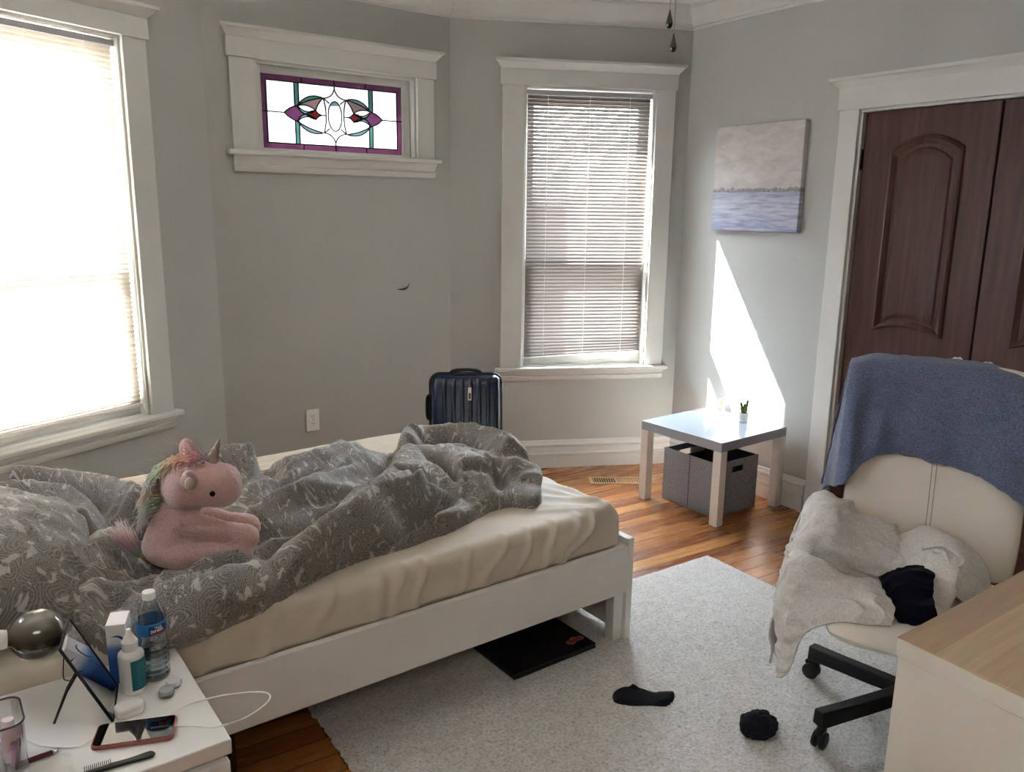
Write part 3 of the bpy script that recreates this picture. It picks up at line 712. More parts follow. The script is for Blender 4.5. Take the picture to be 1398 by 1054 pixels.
    tag(o, 'rumpled grey paisley duvet heaped along the unmade bed', 'duvet'); return o
duvet()

def pillow(name, L, Wd, th, t, v, z, rot, label, seed):
    n, m = 60, 44; G = []
    m_ = MB(); uv = []
    V = []; F = []
    for s in (1, -1):
        for i in range(n+1):
            for j in range(m+1):
                a = -1+2*i/n; b = -1+2*j/m
                pin = 1-.07*(b*b)*(1-0)*abs(a)**4; pin2 = 1-.07*(a*a)*abs(b)**4
                hgt = th/2*max(0, (1-abs(a)**2.6))**.55*max(0, (1-abs(b)**2.6))**.55
                V.append([a*L/2*(1-.05*(1-b*b)*0-.06*(1-abs(b)**2)*abs(a)**8), b*Wd/2*(1-.06*(1-abs(a)**2)*abs(b)**8), s*hgt]); uv.append((a*L/2+seed, b*Wd/2+s*.9))
    V = np.array(V); N_ = (n+1)*(m+1)
    w = fbm(V*[1, 1.6, 1], 5, seed, 3)
    ed = np.clip(np.abs(V[:, 2])/(th*.2), 0, 1)
    V[:, 2] += (w*.018+.012*np.clip(1-2*np.abs(fbm(V*[6, 11, 1], 1, seed+3, 2)), -1, 1)**3)*ed*np.sign(V[:, 2]+1e-9)
    for s in range(2):
        for i in range(n):
            for j in range(m):
                a = s*N_+i*(m+1)+j; q = (a, a+1, a+m+2, a+m+1); F.append(q if s else q[::-1])
    m_.add(V, F)
    o = m_.build(name, M_pais, smooth='all', uv=np.array(uv)); bm = bmesh.new(); bm.from_mesh(o.data); bmesh.ops.remove_doubles(bm, verts=bm.verts, dist=1e-4); bmesh.ops.recalc_face_normals(bm, faces=bm.faces); bm.to_mesh(o.data); bm.free()
    o.matrix_world = Matrix.Translation(B(t, v, z)) @ Euler((0, 0, AB_)).to_matrix().to_4x4() @ Euler(rot).to_matrix().to_4x4()
    tag(o, label, 'pillow'); return o
pillow('pillow', .40, .64, .25, -1.87, .40, .672, (R(5), R(27), R(-3)), 'plump grey paisley pillow propped at the near side of the bed head', 2)

# ------------------------------------------------------------------ rug
def rug_mat():
    k = NT('flecked_rug'); co = k.coord(); a = k.noise(co, 95, 4, .75); b = k.noise(co, 30, 4, .6); c = k.noise(co, 2, 2)
    r = k.ramp(a, 0, [(.3, lin('9b9894')), (.46, lin('d6d5d3')), (.62, lin('ecebe9'))])
    rb = k.ramp(b, 0, [(.3, (.8, .79, .77, 1)), (.6, (1.02, 1.02, 1.02, 1))]); rc = k.ramp(c, 0, [(.3, (.95, .94, .92, 1)), (.7, (1, 1, 1, 1))])
    m = k.mix((r, 0), (rb, 0), .8, 'MULTIPLY'); m = k.mix((m, 2), (rc, 0), 1, 'MULTIPLY'); k.l(m, 2, k.b, 'Base Color'); k.set(Roughness=.95)
    k.b.inputs['Sheen Weight'].default_value = .5
    k.bump(a, 0, .7, .006, None); return k.m
def rug():
    ar = R(34); nx, ny = 150, 200; Lx, Ly = 2.0, 3.0
    V = []
    for i in range(nx+1):
        for j in range(ny+1):
            x, y = -Lx*i/nx, -Ly*j/ny; e = min(-x, Lx+x, -y, Ly+y)
            V.append((x, y, .003+.009*min(1, (e/.018))**.5))
    V = np.array(V); V[:, 2] += .0022*fbm(V, 30, 5, 2)*(V[:, 2] > .008)
    rim = (np.abs(V[:, 0]) < 1e-6) | (np.abs(V[:, 0]+Lx) < 1e-6) | (np.abs(V[:, 1]) < 1e-6) | (np.abs(V[:, 1]+Ly) < 1e-6)
    V[rim, :2] += rng.normal(0, .003, (rim.sum(), 2)); V[rim, 2] = .0005
    m = MB(); m.grid(V.reshape(nx+1, ny+1, 3)); o = m.build('rug', rug_mat(), smooth='all')
    o.location = (.932, 3.592, 0); o.rotation_euler = (0, 0, ar)
    tag(o, 'pale grey flecked rug spread under the bed and chair', 'rug')
rug()

# ------------------------------------------------------------------ side table and its bin
st = empty('side_table', (1.108, 4.328, 0), .6566); tag(st, 'small square glossy white side table in the corner below the painting', 'side table')
M_gloss = mat('sky_toned_gloss_laminate', 'a4adb8', .16, var=.01, spec=.35)  # white top coloured blue-grey for its sky reflection and to tame glare
MB().box((-.275, -.275, .4), (.275, .275, .45)).build('tabletop', M_gloss, st, bevel=.002)
for sx in (-1, 1):
    for sy in (-1, 1):
        x = sx*.25; y = sy*.25; MB().box((x-.025, y-.025, 0), (x+.025, y+.025, .4)).build('leg', M_whitefoil, st, bevel=.002)
def felt():
    k = NT('grey_felt'); co = k.coord(); a = k.noise(co, 170, 4, .7); r = k.ramp(a, 0, [(.3, lin('66686f')), (.5, lin('8d8f97')), (.7, lin('b2b4bd'))]); k.l(r, 0, k.b, 'Base Color'); k.set(Roughness=.9); k.bump(a, 0, .3, .003); return k.m
bn = empty('storage_bin', (1.10, 4.315, 0), .6566+R(88)); tag(bn, 'grey felt storage bin with cut-out handles under the white side table', 'storage bin')
def bin_shell():
    M_in = mat('navy_lining', '14161f', .8); wx, wy, h, t = .19, .165, .30, .006
    m = MB()
    # two end panels with handle slots, two plain sides, a base
    for s in (-1, 1):
        x0, x1 = sorted((s*wx, s*(wx-t)))
        m.box((x0, -wy, 0), (x1, wy, h-.07)).box((x0, -wy, h-.07), (x1, -.045, h-.035)).box((x0, .045, h-.07), (x1, wy, h-.035)).box((x0, -wy, h-.035), (x1, wy, h))
        y0, y1 = sorted((s*wy, s*(wy-t))); m.box((-wx, y0, 0), (wx, y1, h))
    m.box((-wx, -wy, 0), (wx, wy, .01))
    o = m.build('felt_shell', felt(), bn)
    i = MB(); a, b = wx-t-.001, wy-t-.001
    for s in (-1, 1):
        i.add([(s*a, -b, .012), (s*a, b, .012), (s*a, b, h-.07), (s*a, -b, h-.07)], [(0, 1, 2, 3)])
        i.add([(s*a, -b, h-.035), (s*a, b, h-.035), (s*a, b, h-.002), (s*a, -b, h-.002)], [(0, 1, 2, 3)])
        i.add([(-a, s*b, .012), (a, s*b, .012), (a, s*b, h-.002), (-a, s*b, h-.002)], [(0, 1, 2, 3)])
    i.add([(-a, -b, .013), (a, -b, .013), (a, b, .013), (-a, b, .013)], [(0, 1, 2, 3)])
    i.build('lining', M_in, bn)
    for s in (-1, 1): MB().tube([(0, s*(wy+.0005), .004), (0, s*(wy+.0005), h-.002)], .0014, 6).build('seam', M_in, bn)
bin_shell()

# ------------------------------------------------------------------ suitcase
M_case = mat('navy_polycarbonate', '17243d', .16, var=.1, coat=.5)
sc_ = empty('suitcase', (-.243, 4.21, 0), R(5)); tag(sc_, 'dark navy ribbed hard-shell suitcase standing behind the bed', 'suitcase')
def superrect(w, h, r, n=10):
    o = []
    for cx_, cy_, a0 in ((w-r, h-r, 0), (-w+r, h-r, 90), (-w+r, -h+r, 180), (w-r, -h+r, 270)):
        for i in range(n+1): a = R(a0+90*i/n); o.append((cx_+r*math.cos(a), cy_+r*math.sin(a)))
    return o
def suitcase():
    w, h0, h1, dep = .185, .035, .735, .13
    nx, nz = 150, 90
    for side in (-1, 1):
        G = []
        for j in range(nz+1):
            row = []
            for i in range(nx+1):
                a = -1+2*i/nx; b = -1+2*j/nz
                # superellipse dome
                x = a*w; z = (h0+h1)/2+b*(h1-h0)/2
                ex = 1-abs(a)**9; ez = 1-abs(b)**16
                dd = dep/2+.004
                y = dd*(max(0, ex)**.42)*(max(0, ez)**.42)
                rib = 0
                for c in (-.62, -.36, -.12, .12, .36, .62): rib += .007*math.exp(-((a-c)/.045)**4)
                y += rib*max(0, 1-abs(b)**10)*(abs(a) < .9)-.003
                row.append((x*(1-.10*abs(b)**14), side*y, z-.5*.0*abs(a)**14))
            G.append(row)
        G = np.array(G); 
        # round the corners of the outline
        X = G[..., 0]; Z = G[..., 2]; zc = (h0+h1)/2; rx = .05
        ox = np.maximum(np.abs(X)-(w-rx), 0); oz = np.maximum(np.abs(Z-zc)-((h1-h0)/2-rx), 0); dd = np.hypot(ox, oz); k = np.where(dd > rx, rx/np.maximum(dd, 1e-9), 1)
        G[..., 0] = np.sign(X)*(np.minimum(np.abs(X), w-rx)+ox*k); G[..., 2] = zc+np.sign(Z-zc)*(np.minimum(np.abs(Z-zc), (h1-h0)/2-rx)+oz*k)
        G[..., 1] *= np.where(dd > rx*.98, .35, 1)
        MB().grid(G).build('shell', M_case, sc_, smooth='all')
    ring = superrect(w+.001, (h1-h0)/2+.001, .05); zc = (h0+h1)/2
    MB().tube([(x, 0, zc+z) for x, z in ring]+[(ring[0][0], 0, zc+ring[0][1])], .009, 8).build('zip_seam', M_black, sc_, smooth='all')
    # top grab handle, side grab handle
    MB().tube(spline([(-.085, 0, h1-.004), (-.07, 0, h1+.014), (-.03, 0, h1+.021), (.03, 0, h1+.021), (.07, 0, h1+.014), (.085, 0, h1-.004)], 24), .009, 10, flat=1).build('carry_handle', M_black, sc_, smooth='all')
    MB().tube(spline([(-w+.003, 0, .62), (-w-.016, 0, .61), (-w-.02, 0, .56), (-w-.016, 0, .5), (-w+.003, 0, .49)], 20), .01, 8).build('side_handle', M_black, sc_, smooth='all')
    MB().box((.008, -.083, .61), (.026, -.07, .675)).box((.010, -.0845, .655), (.024, -.082, .68)).build('zip_pull', mat('silver_zip_pull', 'c9c6bf', .3, metal=.6), sc_, bevel=.003)
    MB().box((.012, -.0838, .618), (.022, -.083, .65)).build('pull_inset', M_black, sc_)
    for x in (-.14, .14):
        for y in (-.04, .04):
            MB().lathe([(.018, -.01), (.022, -.006), (.022, .006), (.018, .01)], 16, M=TR((x, y, .022), (R(90), 0, 0))).box((x-.014, y-.013, .024), (x+.014, y+.013, .05)).build('wheel', M_black, sc_, smooth=True)
suitcase()

# ------------------------------------------------------------------ desk
def oak():
    k = NT('pale_oak_top'); co = k.coord('Object'); br = k.n('TexBrick'); k.l(co, 0, br, 'Vector'); br.offset = .43
    for n_, v in (('Scale', 1.0), ('Mortar Size', .0004), ('Brick Width', 1.7), ('Row Height', .078)): br.inputs[n_].default_value = v
    br.inputs['Color1'].default_value = (0, 0, 0, 1); br.inputs['Color2'].default_value = (1, 1, 1, 1)
    t = k.ramp(br, 'Color', [(0, lin('b8a084')), (.5, lin('c4ac8f')), (1, lin('d0ba9c'))])
    st_ = k.n('Mapping'); k.l(co, 0, st_, 'Vector'); st_.inputs['Scale'].default_value = (2.2, 34, 1)
    g = k.noise(st_, 2, 5, .6, .3); gr = k.ramp(g, 0, [(.3, (.84, .82, .8, 1)), (.7, (1.05, 1.05, 1.05, 1))])
    m = k.mix((t, 0), (gr, 0), .8, 'MULTIPLY'); k.l(m, 2, k.b, 'Base Color'); k.set(Roughness=.42); k.bump(g, 0, .05, .002); return k.m
dk = empty('desk', (.798, 1.529, 0), R(35.6)); tag(dk, 'white desk with pale oak top at the lower right, in front of the chair', 'desk')
ux = Vector((1, 0)); sk = R(-93.5); eb = Vector((math.cos(sk), math.sin(sk)))
quad = lambda L, D, i=0: [(i, -i), (L, -i), (L+eb.x*D, eb.y*D+i), (eb.x*D+i, eb.y*D+i)]
M_desk = mat('warm_white_laminate', 'cfc8b9', .45, var=.015)
MB().prism(quad(1.4, .66), .739, .7405).build('oak_surface', oak(), dk)
MB().prism(quad(1.4, .66), .700, .7388).build('desktop', M_desk, dk, bevel=.0015)
D_ = .66
pq = [(.004, -.004), (.05, -.004), (.05+eb.x*(D_-.008), eb.y*(D_-.008)), (.004+eb.x*(D_-.008), eb.y*(D_-.008))]
MB().prism(pq, 0.0145, .6975).build('side_panel', M_desk, dk, bevel=.002)
pq2 = [(1.35, -.004), (1.396, -.004), (1.396+eb.x*(D_-.008), eb.y*(D_-.008)), (1.35+eb.x*(D_-.008), eb.y*(D_-.008))]
MB().prism(pq2, 0.0145, .6975).build('side_panel', M_desk, dk, bevel=.002)
MB().box((.05, -D_+.03, .3), (1.35, -D_+.045, .6975)).build('back_panel', M_desk, dk)

# ------------------------------------------------------------------ office chair
M_leather = mat('cream_leather', 'ebe4d8', .42, var=.03, bump=.12, bs=130, bd=.002)
CH = (1.255, 2.29, .0142); ch = empty('office_chair', CH, R(-25)); tag(ch, 'cream leather swivel office chair with black five-star base, facing the desk', 'office chair')
def back_y(x, z): return .165+(z-.47)*.19-.30*x*x
def chair():
    # padded back
    n, m = 70, 90; V = []; F = []
    w, z0, z1, th = .255, .455, 1.115, .06
    for s in (1, -1):
        for i in range(n+1):
            for j in range(m+1):
                a = -1+2*i/n; b = -1+2*j/m
                # squircle map for rounded corners
                x = a*w*(1-.055*max(0, abs(b))**6*1.0); z = (z0+z1)/2+b*(z1-z0)/2*(1-.05*abs(a)**5)
                p = (max(0, 1-abs(a)**8)*max(0, 1-abs(b)**12))**.5
                y = back_y(x, z)+.0-s*th/2*p
                if s > 0:
                    y -= .012*math.exp(-((z-.66)/.12)**2)*(1-a*a)
                V.append((x, y, z))
    N_ = (n+1)*(m+1)
    for s in range(2):
        for i in range(n):
            for j in range(m): a = s*N_+i*(m+1)+j; F.append((a, a+1, a+m+2, a+m+1))
    o = MB(); o.add(V, F); o = o.build('backrest', M_leather, ch, smooth='all')
    bm = bmesh.new(); bm.from_mesh(o.data); bmesh.ops.remove_doubles(bm, verts=bm.verts, dist=1e-4); bmesh.ops.recalc_face_normals(bm, faces=bm.faces); bm.to_mesh(o.data); bm.free()
    for s in (-1, 1):
        MB().tube([(s*.0062, back_y(0, z)-th/2+.0003-.012*math.exp(-((z-.66)/.12)**2), z) for z in np.linspace(.50, 1.06, 30)], .0016, 6).build('seam', mat('seam_thread', 'b3aa98', .6), ch)
    # seat cushion
    V = []; F = []; n = m = 64
    for s in (1, -1):
        for i in range(n+1):
            for j in range(m+1):
                a = -1+2*i/n; b = -1+2*j/m
                x = a*.268*(1-.06*abs(b)**4-.05*(b < 0)*abs(b)**3); y = -.095+b*.275*(1-.10*abs(a)**3.2)
                p = (max(0, 1-abs(a)**7)*max(0, 1-abs(b)**7))**.45
                z = .432+(s*.046 if s > 0 else s*.04)*p+(.012*(-b)*(a*a) if s > 0 else 0)-.018*max(0, -b-.35)**1.5*(s > 0)
                V.append((x, y, z))
    N_ = (n+1)*(m+1)
    for s in range(2):
        for i in range(n):
            for j in range(m): a = s*N_+i*(m+1)+j; F.append((a, a+1, a+m+2, a+m+1))
    o = MB().add(V, F).build('seat', M_leather, ch, smooth='all')
    bm = bmesh.new(); bm.from_mesh(o.data); bmesh.ops.remove_doubles(bm, verts=bm.verts, dist=1e-4); bmesh.ops.recalc_face_normals(bm, faces=bm.faces); bm.to_mesh(o.data); bm.free()
    # armrests: pad on a black loop
    for s in (-1, 1):
        x = s*.31
        f = MB(); f.tube(spline([(s*.2, .02, .37), (x-.005*s, .02, .39), (x, .02, .45), (x, .03, .595)], 20), .016, 10, flat=.7).build('arm_support', M_black, ch, smooth='all')
        MB().box((x-.033, -.03, .585), (x+.033, .17, .617)).build('armrest', M_leather, ch, bevel=.014, seg=4)
    # black frame behind the back and under the seat
    MB().tube(spline([(0, -.06, .37), (0, .14, .37), (0, .215, .42), (0, .25, .55), (0, .28, .68)], 24), .028, 10, flat=.5).box((-.12, -.16, .355), (.12, .1, .39)).build('seat_bracket', M_black, ch, smooth=True)
    MB().lathe([(.026, .1), (.026, .24), (.017, .242), (.017, .36)], 20).build('gas_column', M_blackmetal, ch, smooth=True)
    MB().lathe([(.03, .07), (.045, .075), (.045, .125), (.03, .135)], 24).build('base_hub', M_black, ch, smooth=True)
    # five-star base; the two visible arms point at 127 and 199 degrees
    for k in range(5):
        a = R(199+72*k+25); L = .345
        M = Matrix.Rotation(a, 4, 'Z')
        prof = [(.03, .118, .026, .036), (.12, .11, .025, .042), (.25, .1, .023, .046), (L, .094, .0225, .05)]
        V = []
        for r, zc, hw, hh in prof: V += [(r, -hw, zc-hh/2), (r, hw, zc-hh/2), (r, hw*.8, zc+hh/2), (r, -hw*.8, zc+hh/2)]
        F = [(0, 1, 2, 3)[::-1], (12, 13, 14, 15)]+[(4*i+j, 4*i+(j+1) % 4, 4*i+4+(j+1) % 4, 4*i+4+j) for i in range(3) for j in range(4)]
        leg = MB().add(V, F, M=M).build('base_leg', M_black, ch, bevel=.004)
        sw = R([25, 300, 80, 140, 10][k])
        CM = M @ Matrix.Translation((L-.025, 0, 0)) @ Matrix.Rotation(sw, 4, 'Z')
        c = MB().lathe([(.006, .05), (.006, .09)], 10, M=CM)
        for q in (-1, 1): c.lathe([(.02, -.007), (.027, -.004), (.027, .005), (.018, .008)], 20, M=CM @ TR((.016, q*.012, .0265), (R(90), 0, 0)))
        c.tube([(.016-.022*1.1, 0, .036), (.0, 0, .058), (.016, 0, .062), (.036, 0, .05)], [.006, .012, .014, .008], 10, M=CM)
        c.build('caster', M_black, leg, smooth=True)
chair()

# towel over the chair back
def terry(name, c0, c1):
    k = NT(name); co = k.coord('Object'); a = k.noise(co, 190, 3, .7); b = k.noise(co, 9, 3)
    r = k.ramp(a, 0, [(.3, lin(c0)), (.68, lin(c1))]); rb = k.ramp(b, 0, [(.3, (.88, .88, .88, 1)), (.7, (1.05, 1.05, 1.05, 1))])
    m = k.mix((r, 0), (rb, 0), 1, 'MULTIPLY'); k.l(m, 2, k.b, 'Base Color'); k.set(Roughness=.95); k.b.inputs['Sheen Weight'].default_value = .35
    k.bump(a, 0, .6, .005); return k.m
def towel():
    nu, nv = 150, 150
    U = np.linspace(-.47, .40, nu)
    hx = [-.47, -.42, -.36, -.33, -.30, -.27, -.245, -.21, -.165, -.12, -.06, 0, .06, .129, .19, .255, .3, .40]
    hz = [.66, .62, .60, .635, .675, .70, .735, .785, .818, .825, .82, .811, .803, .785, .755, .715, .66, .62]
    G = []
    for u in U:
        side = max(0, abs(u)-.262); s = np.sign(u)
        xb = np.clip(u, -.262, .262)
        corner = max(0, (abs(u)-.19)/.07); ztop = 1.118-.0*abs(u)-.016*min(1, corner)**2-(side*1.05 if side > 0 else 0)
        ztop -= .028*math.exp(-((u-.26)/.1)**2)
        zf = np.interp(u, hx, hz); zr = .72-.3*side
        # path: front hem -> top -> back hem
        Lf = max(.02, ztop-zf); 
        row = []
        for j in range(nv):
            q = j/(nv-1)
            if q < .55:
                z = zf+(ztop-zf)*(q/.55); ph = 0
                rr = .045; 
                y = back_y(xb, z)-.034
                k = max(0, (z-(ztop-rr))/rr); 
                y += .034*(1-math.sqrt(max(0, 1-k*k)))
                hang = ztop-z
                front = 1
            else:
                p = (q-.55)/.45; z = ztop+.004*math.sin(min(1, p*12)*math.pi)-max(0, p-.06)*(ztop-zr)
                hang = ztop-z; y = back_y(xb, max(z, .5))+.034*min(1, p*8)
                front = -1
            x = xb
            if side > 0:
                # cloth past the side edge swings back and sags away from the chair
                x = xb+s*(.012+.16*side+.10*hang*min(1, side/.05)); y = y+min(side*1.15, .12)*(1 if front > 0 else .25)+.03*min(1, side/.03)*(front > 0)
            fo = (.006+.030*min(1, hang/.3))
            w = math.sin(u*33+1.3+hang*2)*.45+math.sin(u*71+hang*5)*.22+mnoise.noise(Vector((u*9, hang*2.5, 3)))*.9
            y -= front*abs(fo)*(.25+.45*w+.0)*min(1, hang/.05)*.62+front*.006
            # rounded fold where the cloth turns at the left side
            if s < 0: y -= .02*math.exp(-((u+.252)/.03)**2)*min(1, hang/.15)*(front > 0)
            row.append((x, y, z))
        G.append(row)
    G = np.array(G)
    G += .003*fbm(G.reshape(-1, 3), 28, 6, 2).reshape(nu, nv, 1)
    m = MB().grid(G); o = m.build('bath_towel', terry('blue_terry', '4a5571', '747f9b'), smooth='all', solid=.007, normals=False)
    o.location = CH; o.rotation_euler = (0, 0, R(-25)); tag(o, 'slate-blue terry bath towel draped over the top of the office chair', 'towel')
towel()

# clothes on the seat
def knit(name, c0, c1):
    k = NT(name); co = k.coord('Object'); a = k.noise(co, 150, 3, .6); b = k.noise(co, 14, 3)
    r = k.ramp(a, 0, [(.3, lin(c0)), (.7, lin(c1))]); rb = k.ramp(b, 0, [(.3, (.93, .93, .93, 1)), (.7, (1.03, 1.03, 1.03, 1))])
    m = k.mix((r, 0), (rb, 0), 1, 'MULTIPLY'); k.l(m, 2, k.b, 'Base Color'); k.set(Roughness=.9); k.b.inputs['Sheen Weight'].default_value = .25
    k.bump(a, 0, .35, .003); return k.m
M_knit = knit('oatmeal_fleece', 'c9c6c2', 'e3e0dc'); M_navy = knit('navy_fleece', '04050f', '080a19'); M_navy.node_tree.nodes['Principled BSDF'].inputs['Specular IOR Level'].default_value = .1; M_navy.node_tree.nodes['Principled BSDF'].inputs['Sheen Weight'].default_value = .03
CHM = Matrix.Translation(CH) @ Matrix.Rotation(R(-25), 4, 'Z')
def cloth(name, G, nr, nc, m, th, wr, seed, parent=None):
    Q = refine(G, nr, nc); F = Q.reshape(-1, 3)
    # crease along the surface normal
    du = np.gradient(Q, axis=0); dv = np.gradient(Q, axis=1); N = np.cross(du, dv); N /= np.maximum(np.linalg.norm(N, axis=2, keepdims=True), 1e-9)
    f1 = fbm(F*[9, 9, 14], 1, seed, 3).reshape(nr, nc, 1); f2 = (1-2*np.abs(fbm(F*[7, 15, 11], 1, seed+5, 2))).reshape(nr, nc, 1)
    Q = Q+N*wr*(f1*.7+np.clip(f2, -1, 1)**3*.5)
    return MB().grid(Q).build(name, m, parent, smooth='all', solid=th, normals=False)
cg = empty('cardigan', CH, R(-25)); tag(cg, 'oatmeal fleece cardigan slung over the left armrest and seat of the office chair', 'cardigan')
A = [
 [(-.375, .15, .56), (-.352, .14, .63), (-.31, .14, .685), (-.253, .135, .662), (-.213, .135, .628), (-.156, .132, .602), (-.1, .13, .588), (-.046, .12, .57)],
 [(-.385, .03, .555), (-.362, .02, .60), (-.316, .015, .66), (-.247, .03, .655), (-.183, .035, .618), (-.124, .035, .592), (-.074, .03, .575), (-.03, .03, .56)],
 [(-.388, -.07, .50), (-.372, -.07, .54), (-.325, -.085, .612), (-.255, -.09, .597), (-.18, -.065, .562), (-.117, -.06, .55), (-.07, -.06, .54), (-.035, -.05, .535)],
 [(-.385, -.12, .455), (-.372, -.12, .482), (-.325, -.115, .525), (-.268, -.075, .482), (-.197, -.065, .476), (-.131, -.07, .48), (-.09, -.11, .51), (-.06, -.11, .515)],
 [(-.385, -.19, .46), (-.38, -.20, .51), (-.345, -.215, .578), (-.288, -.225, .57), (-.21, -.215, .536), (-.14, -.2, .516), (-.10, -.175, .497), (-.075, -.17, .495)],
 [(-.385, -.24, .37), (-.375, -.25, .425), (-.352, -.255, .503), (-.29, -.255, .498), (-.214, -.25, .495), (-.141, -.25, .495), (-.10, -.245, .493), (-.075, -.24, .49)],
 [(-.37, -.27, .30), (-.362, -.285, .34), (-.345, -.30, .39), (-.298, -.30, .44), (-.218, -.30, .484), (-.143, -.295, .487), (-.105, -.285, .487), (-.08, -.28, .486)],
 [(-.365, -.285, .235), (-.352, -.30, .245), (-.330, -.31, .285), (-.303, -.315, .40), (-.225, -.32, .462), (-.143, -.315, .472), (-.107, -.305, .474), (-.085, -.30, .474)],
]
cloth('body', A, 130, 130, M_knit, .006, .026, 3, cg)
flap = [[(x-.004, y-.022, z+.016) for x, y, z in A[4]], [(x-.004, y-.022, z+.012) for x, y, z in A[5]], [(x-.003, y-.014, z+.006) for x, y, z in A[6]], [(x-.002, y-.010, z-.004) for x, y, z in A[7]]]
flap.insert(0, [(x, y+.012, z+.004) for x, y, z in A[4]])
cloth('front_flap', flap, 70, 110, M_knit, .006, .014, 23, cg)
# hanging edge at the left, back sheet
Bk = [[(-.36, .15, .62), (-.378, .08, .60), (-.385, -.02, .55), (-.392, -.12, .50), (-.395, -.22, .44)],
      [(-.37, .15, .5), (-.385, .08, .5), (-.398, -.02, .46), (-.402, -.12, .40), (-.40, -.24, .34)],
      [(-.37, .14, .42), (-.385, .07, .41), (-.395, -.04, .37), (-.395, -.14, .31), (-.388, -.26, .25)]]
cloth('back_panel', Bk, 50, 50, M_knit, .006, .010, 12, cg)
# bunched right half: shoulder heap and a flattened sleeve with its cuff
Bp = [[(-.10, .11, .56), (-.05, .115, .592), (-.005, .115, .628), (.05, .115, .615), (.10, .115, .59), (.15, .10, .55), (.165, .09, .50)],
      [(-.10, .05, .56), (-.055, .05, .585), (-.005, .05, .612), (.045, .045, .622), (.10, .05, .60), (.15, .045, .55), (.17, .03, .49)],
      [(-.085, -.02, .55), (-.045, -.02, .57), (-.01, -.02, .585), (.04, -.03, .605), (.095, -.02, .585), (.14, -.02, .535), (.165, -.02, .48)],
      [(-.07, -.07, .535), (-.045, -.07, .55), (-.015, -.08, .56), (.03, -.10, .575), (.085, -.08, .555), (.125, -.08, .51), (.15, -.07, .475)],
      [(-.06, -.10, .50), (-.04, -.10, .51), (-.01, -.12, .52), (.03, -.15, .53), (.08, -.13, .51), (.115, -.12, .48), (.135, -.11, .474)]]
cloth('shoulder', Bp, 70, 80, M_knit, .006, .012, 31, cg)
sl_ = MB(); n = 40; path = spline([(.07, .02, .60), (.05, -.06, .60), (.035, -.12, .565), (.02, -.165, .515), (.012, -.19, .485)], n); rad = spline([(.036, 0, 0), (.05, 0, 0), (.052, 0, 0), (.046, 0, 0), (.04, 0, 0)], n)[:, 0]
sl_.tube(path, list(rad), 26, flat=.5); V = np.array(sl_.v); V += (.006*fbm(V*[14, 14, 10], 1, 8, 3))[:, None]*np.array([1, .6, .8]); sl_.v = [tuple(v) for v in V]
sl_.build('sleeve', M_knit, cg, smooth='all')
cf = MB(); cf.tube([(.015, -.184, .492), (.008, -.205, .476)], [.041, .036], 26, flat=.5); cf.build('cuff', M_knit, cg, smooth='all')
MB().tube(spline([(-.015, -.03, .605), (0, -.06, .625), (.03, -.07, .638), (.06, -.08, .632), (.085, -.09, .612), (.075, -.11, .598), (.05, -.105, .60), (.035, -.085, .622), (.01, -.07, .618)], 50), .0065, 8).build('neck_tape', M_knit, cg, smooth='all')
def crumple(name, c, r, seed, amp, m, base=None, sub=5):
    bm = bmesh.new(); bmesh.ops.create_icosphere(bm, subdivisions=sub, radius=1)
    P = np.array([v.co[:] for v in bm.verts])
    f = fbm(P, 1.4, seed, 2)*.55+np.clip(1-2.4*np.abs(fbm(P*[1, 1.5, .8], 2.1, seed+4, 2)), -1, 1)*.45
    P = P*(1+amp*f)[:, None]*np.array(r)+np.array(c)
    if base is not None: P[:, 2] = np.where(P[:, 2] < base, base+(P[:, 2]-base)*.05, P[:, 2])
    for v, p in zip(bm.verts, P): v.co = p
    me = bpy.data.meshes.new(name); bm.to_mesh(me); bm.free(); me.materials.append(m); me.polygons.foreach_set('use_smooth', [True]*len(me.polygons))
    o = bpy.data.objects.new(name, me); C.objects.link(o); return o
Nv = [[(-.117, -.10, .51), (-.086, -.10, .545), (-.049, -.10, .568), (-.012, -.10, .575), (.014, -.10, .56)],
      [(-.117, -.15, .52), (-.083, -.15, .556), (-.046, -.15, .578), (-.012, -.15, .582), (.012, -.15, .57)],
      [(-.113, -.195, .515), (-.078, -.20, .542), (-.043, -.20, .56), (-.015, -.20, .56), (.008, -.20, .55)],
      [(-.104, -.235, .498), (-.068, -.24, .52), (-.039, -.24, .532), (-.013, -.24, .534), (.012, -.24, .53)],
      [(-.085, -.265, .484), (-.052, -.27, .492), (-.028, -.27, .50), (-.002, -.27, .512), (.022, -.27, .524)],
      [(-.066, -.285, .474), (-.038, -.285, .474), (-.018, -.285, .478), (.005, -.285, .49), (.028, -.285, .50)]]
nv_ = cloth('navy_top', Nv, 80, 80, M_navy, .008, .016, 41)
nv_.location = CH; nv_.rotation_euler = (0, 0, R(-25))
tag(nv_, 'crumpled navy fleece top poking out of the cardigan on the chair seat', 'top')

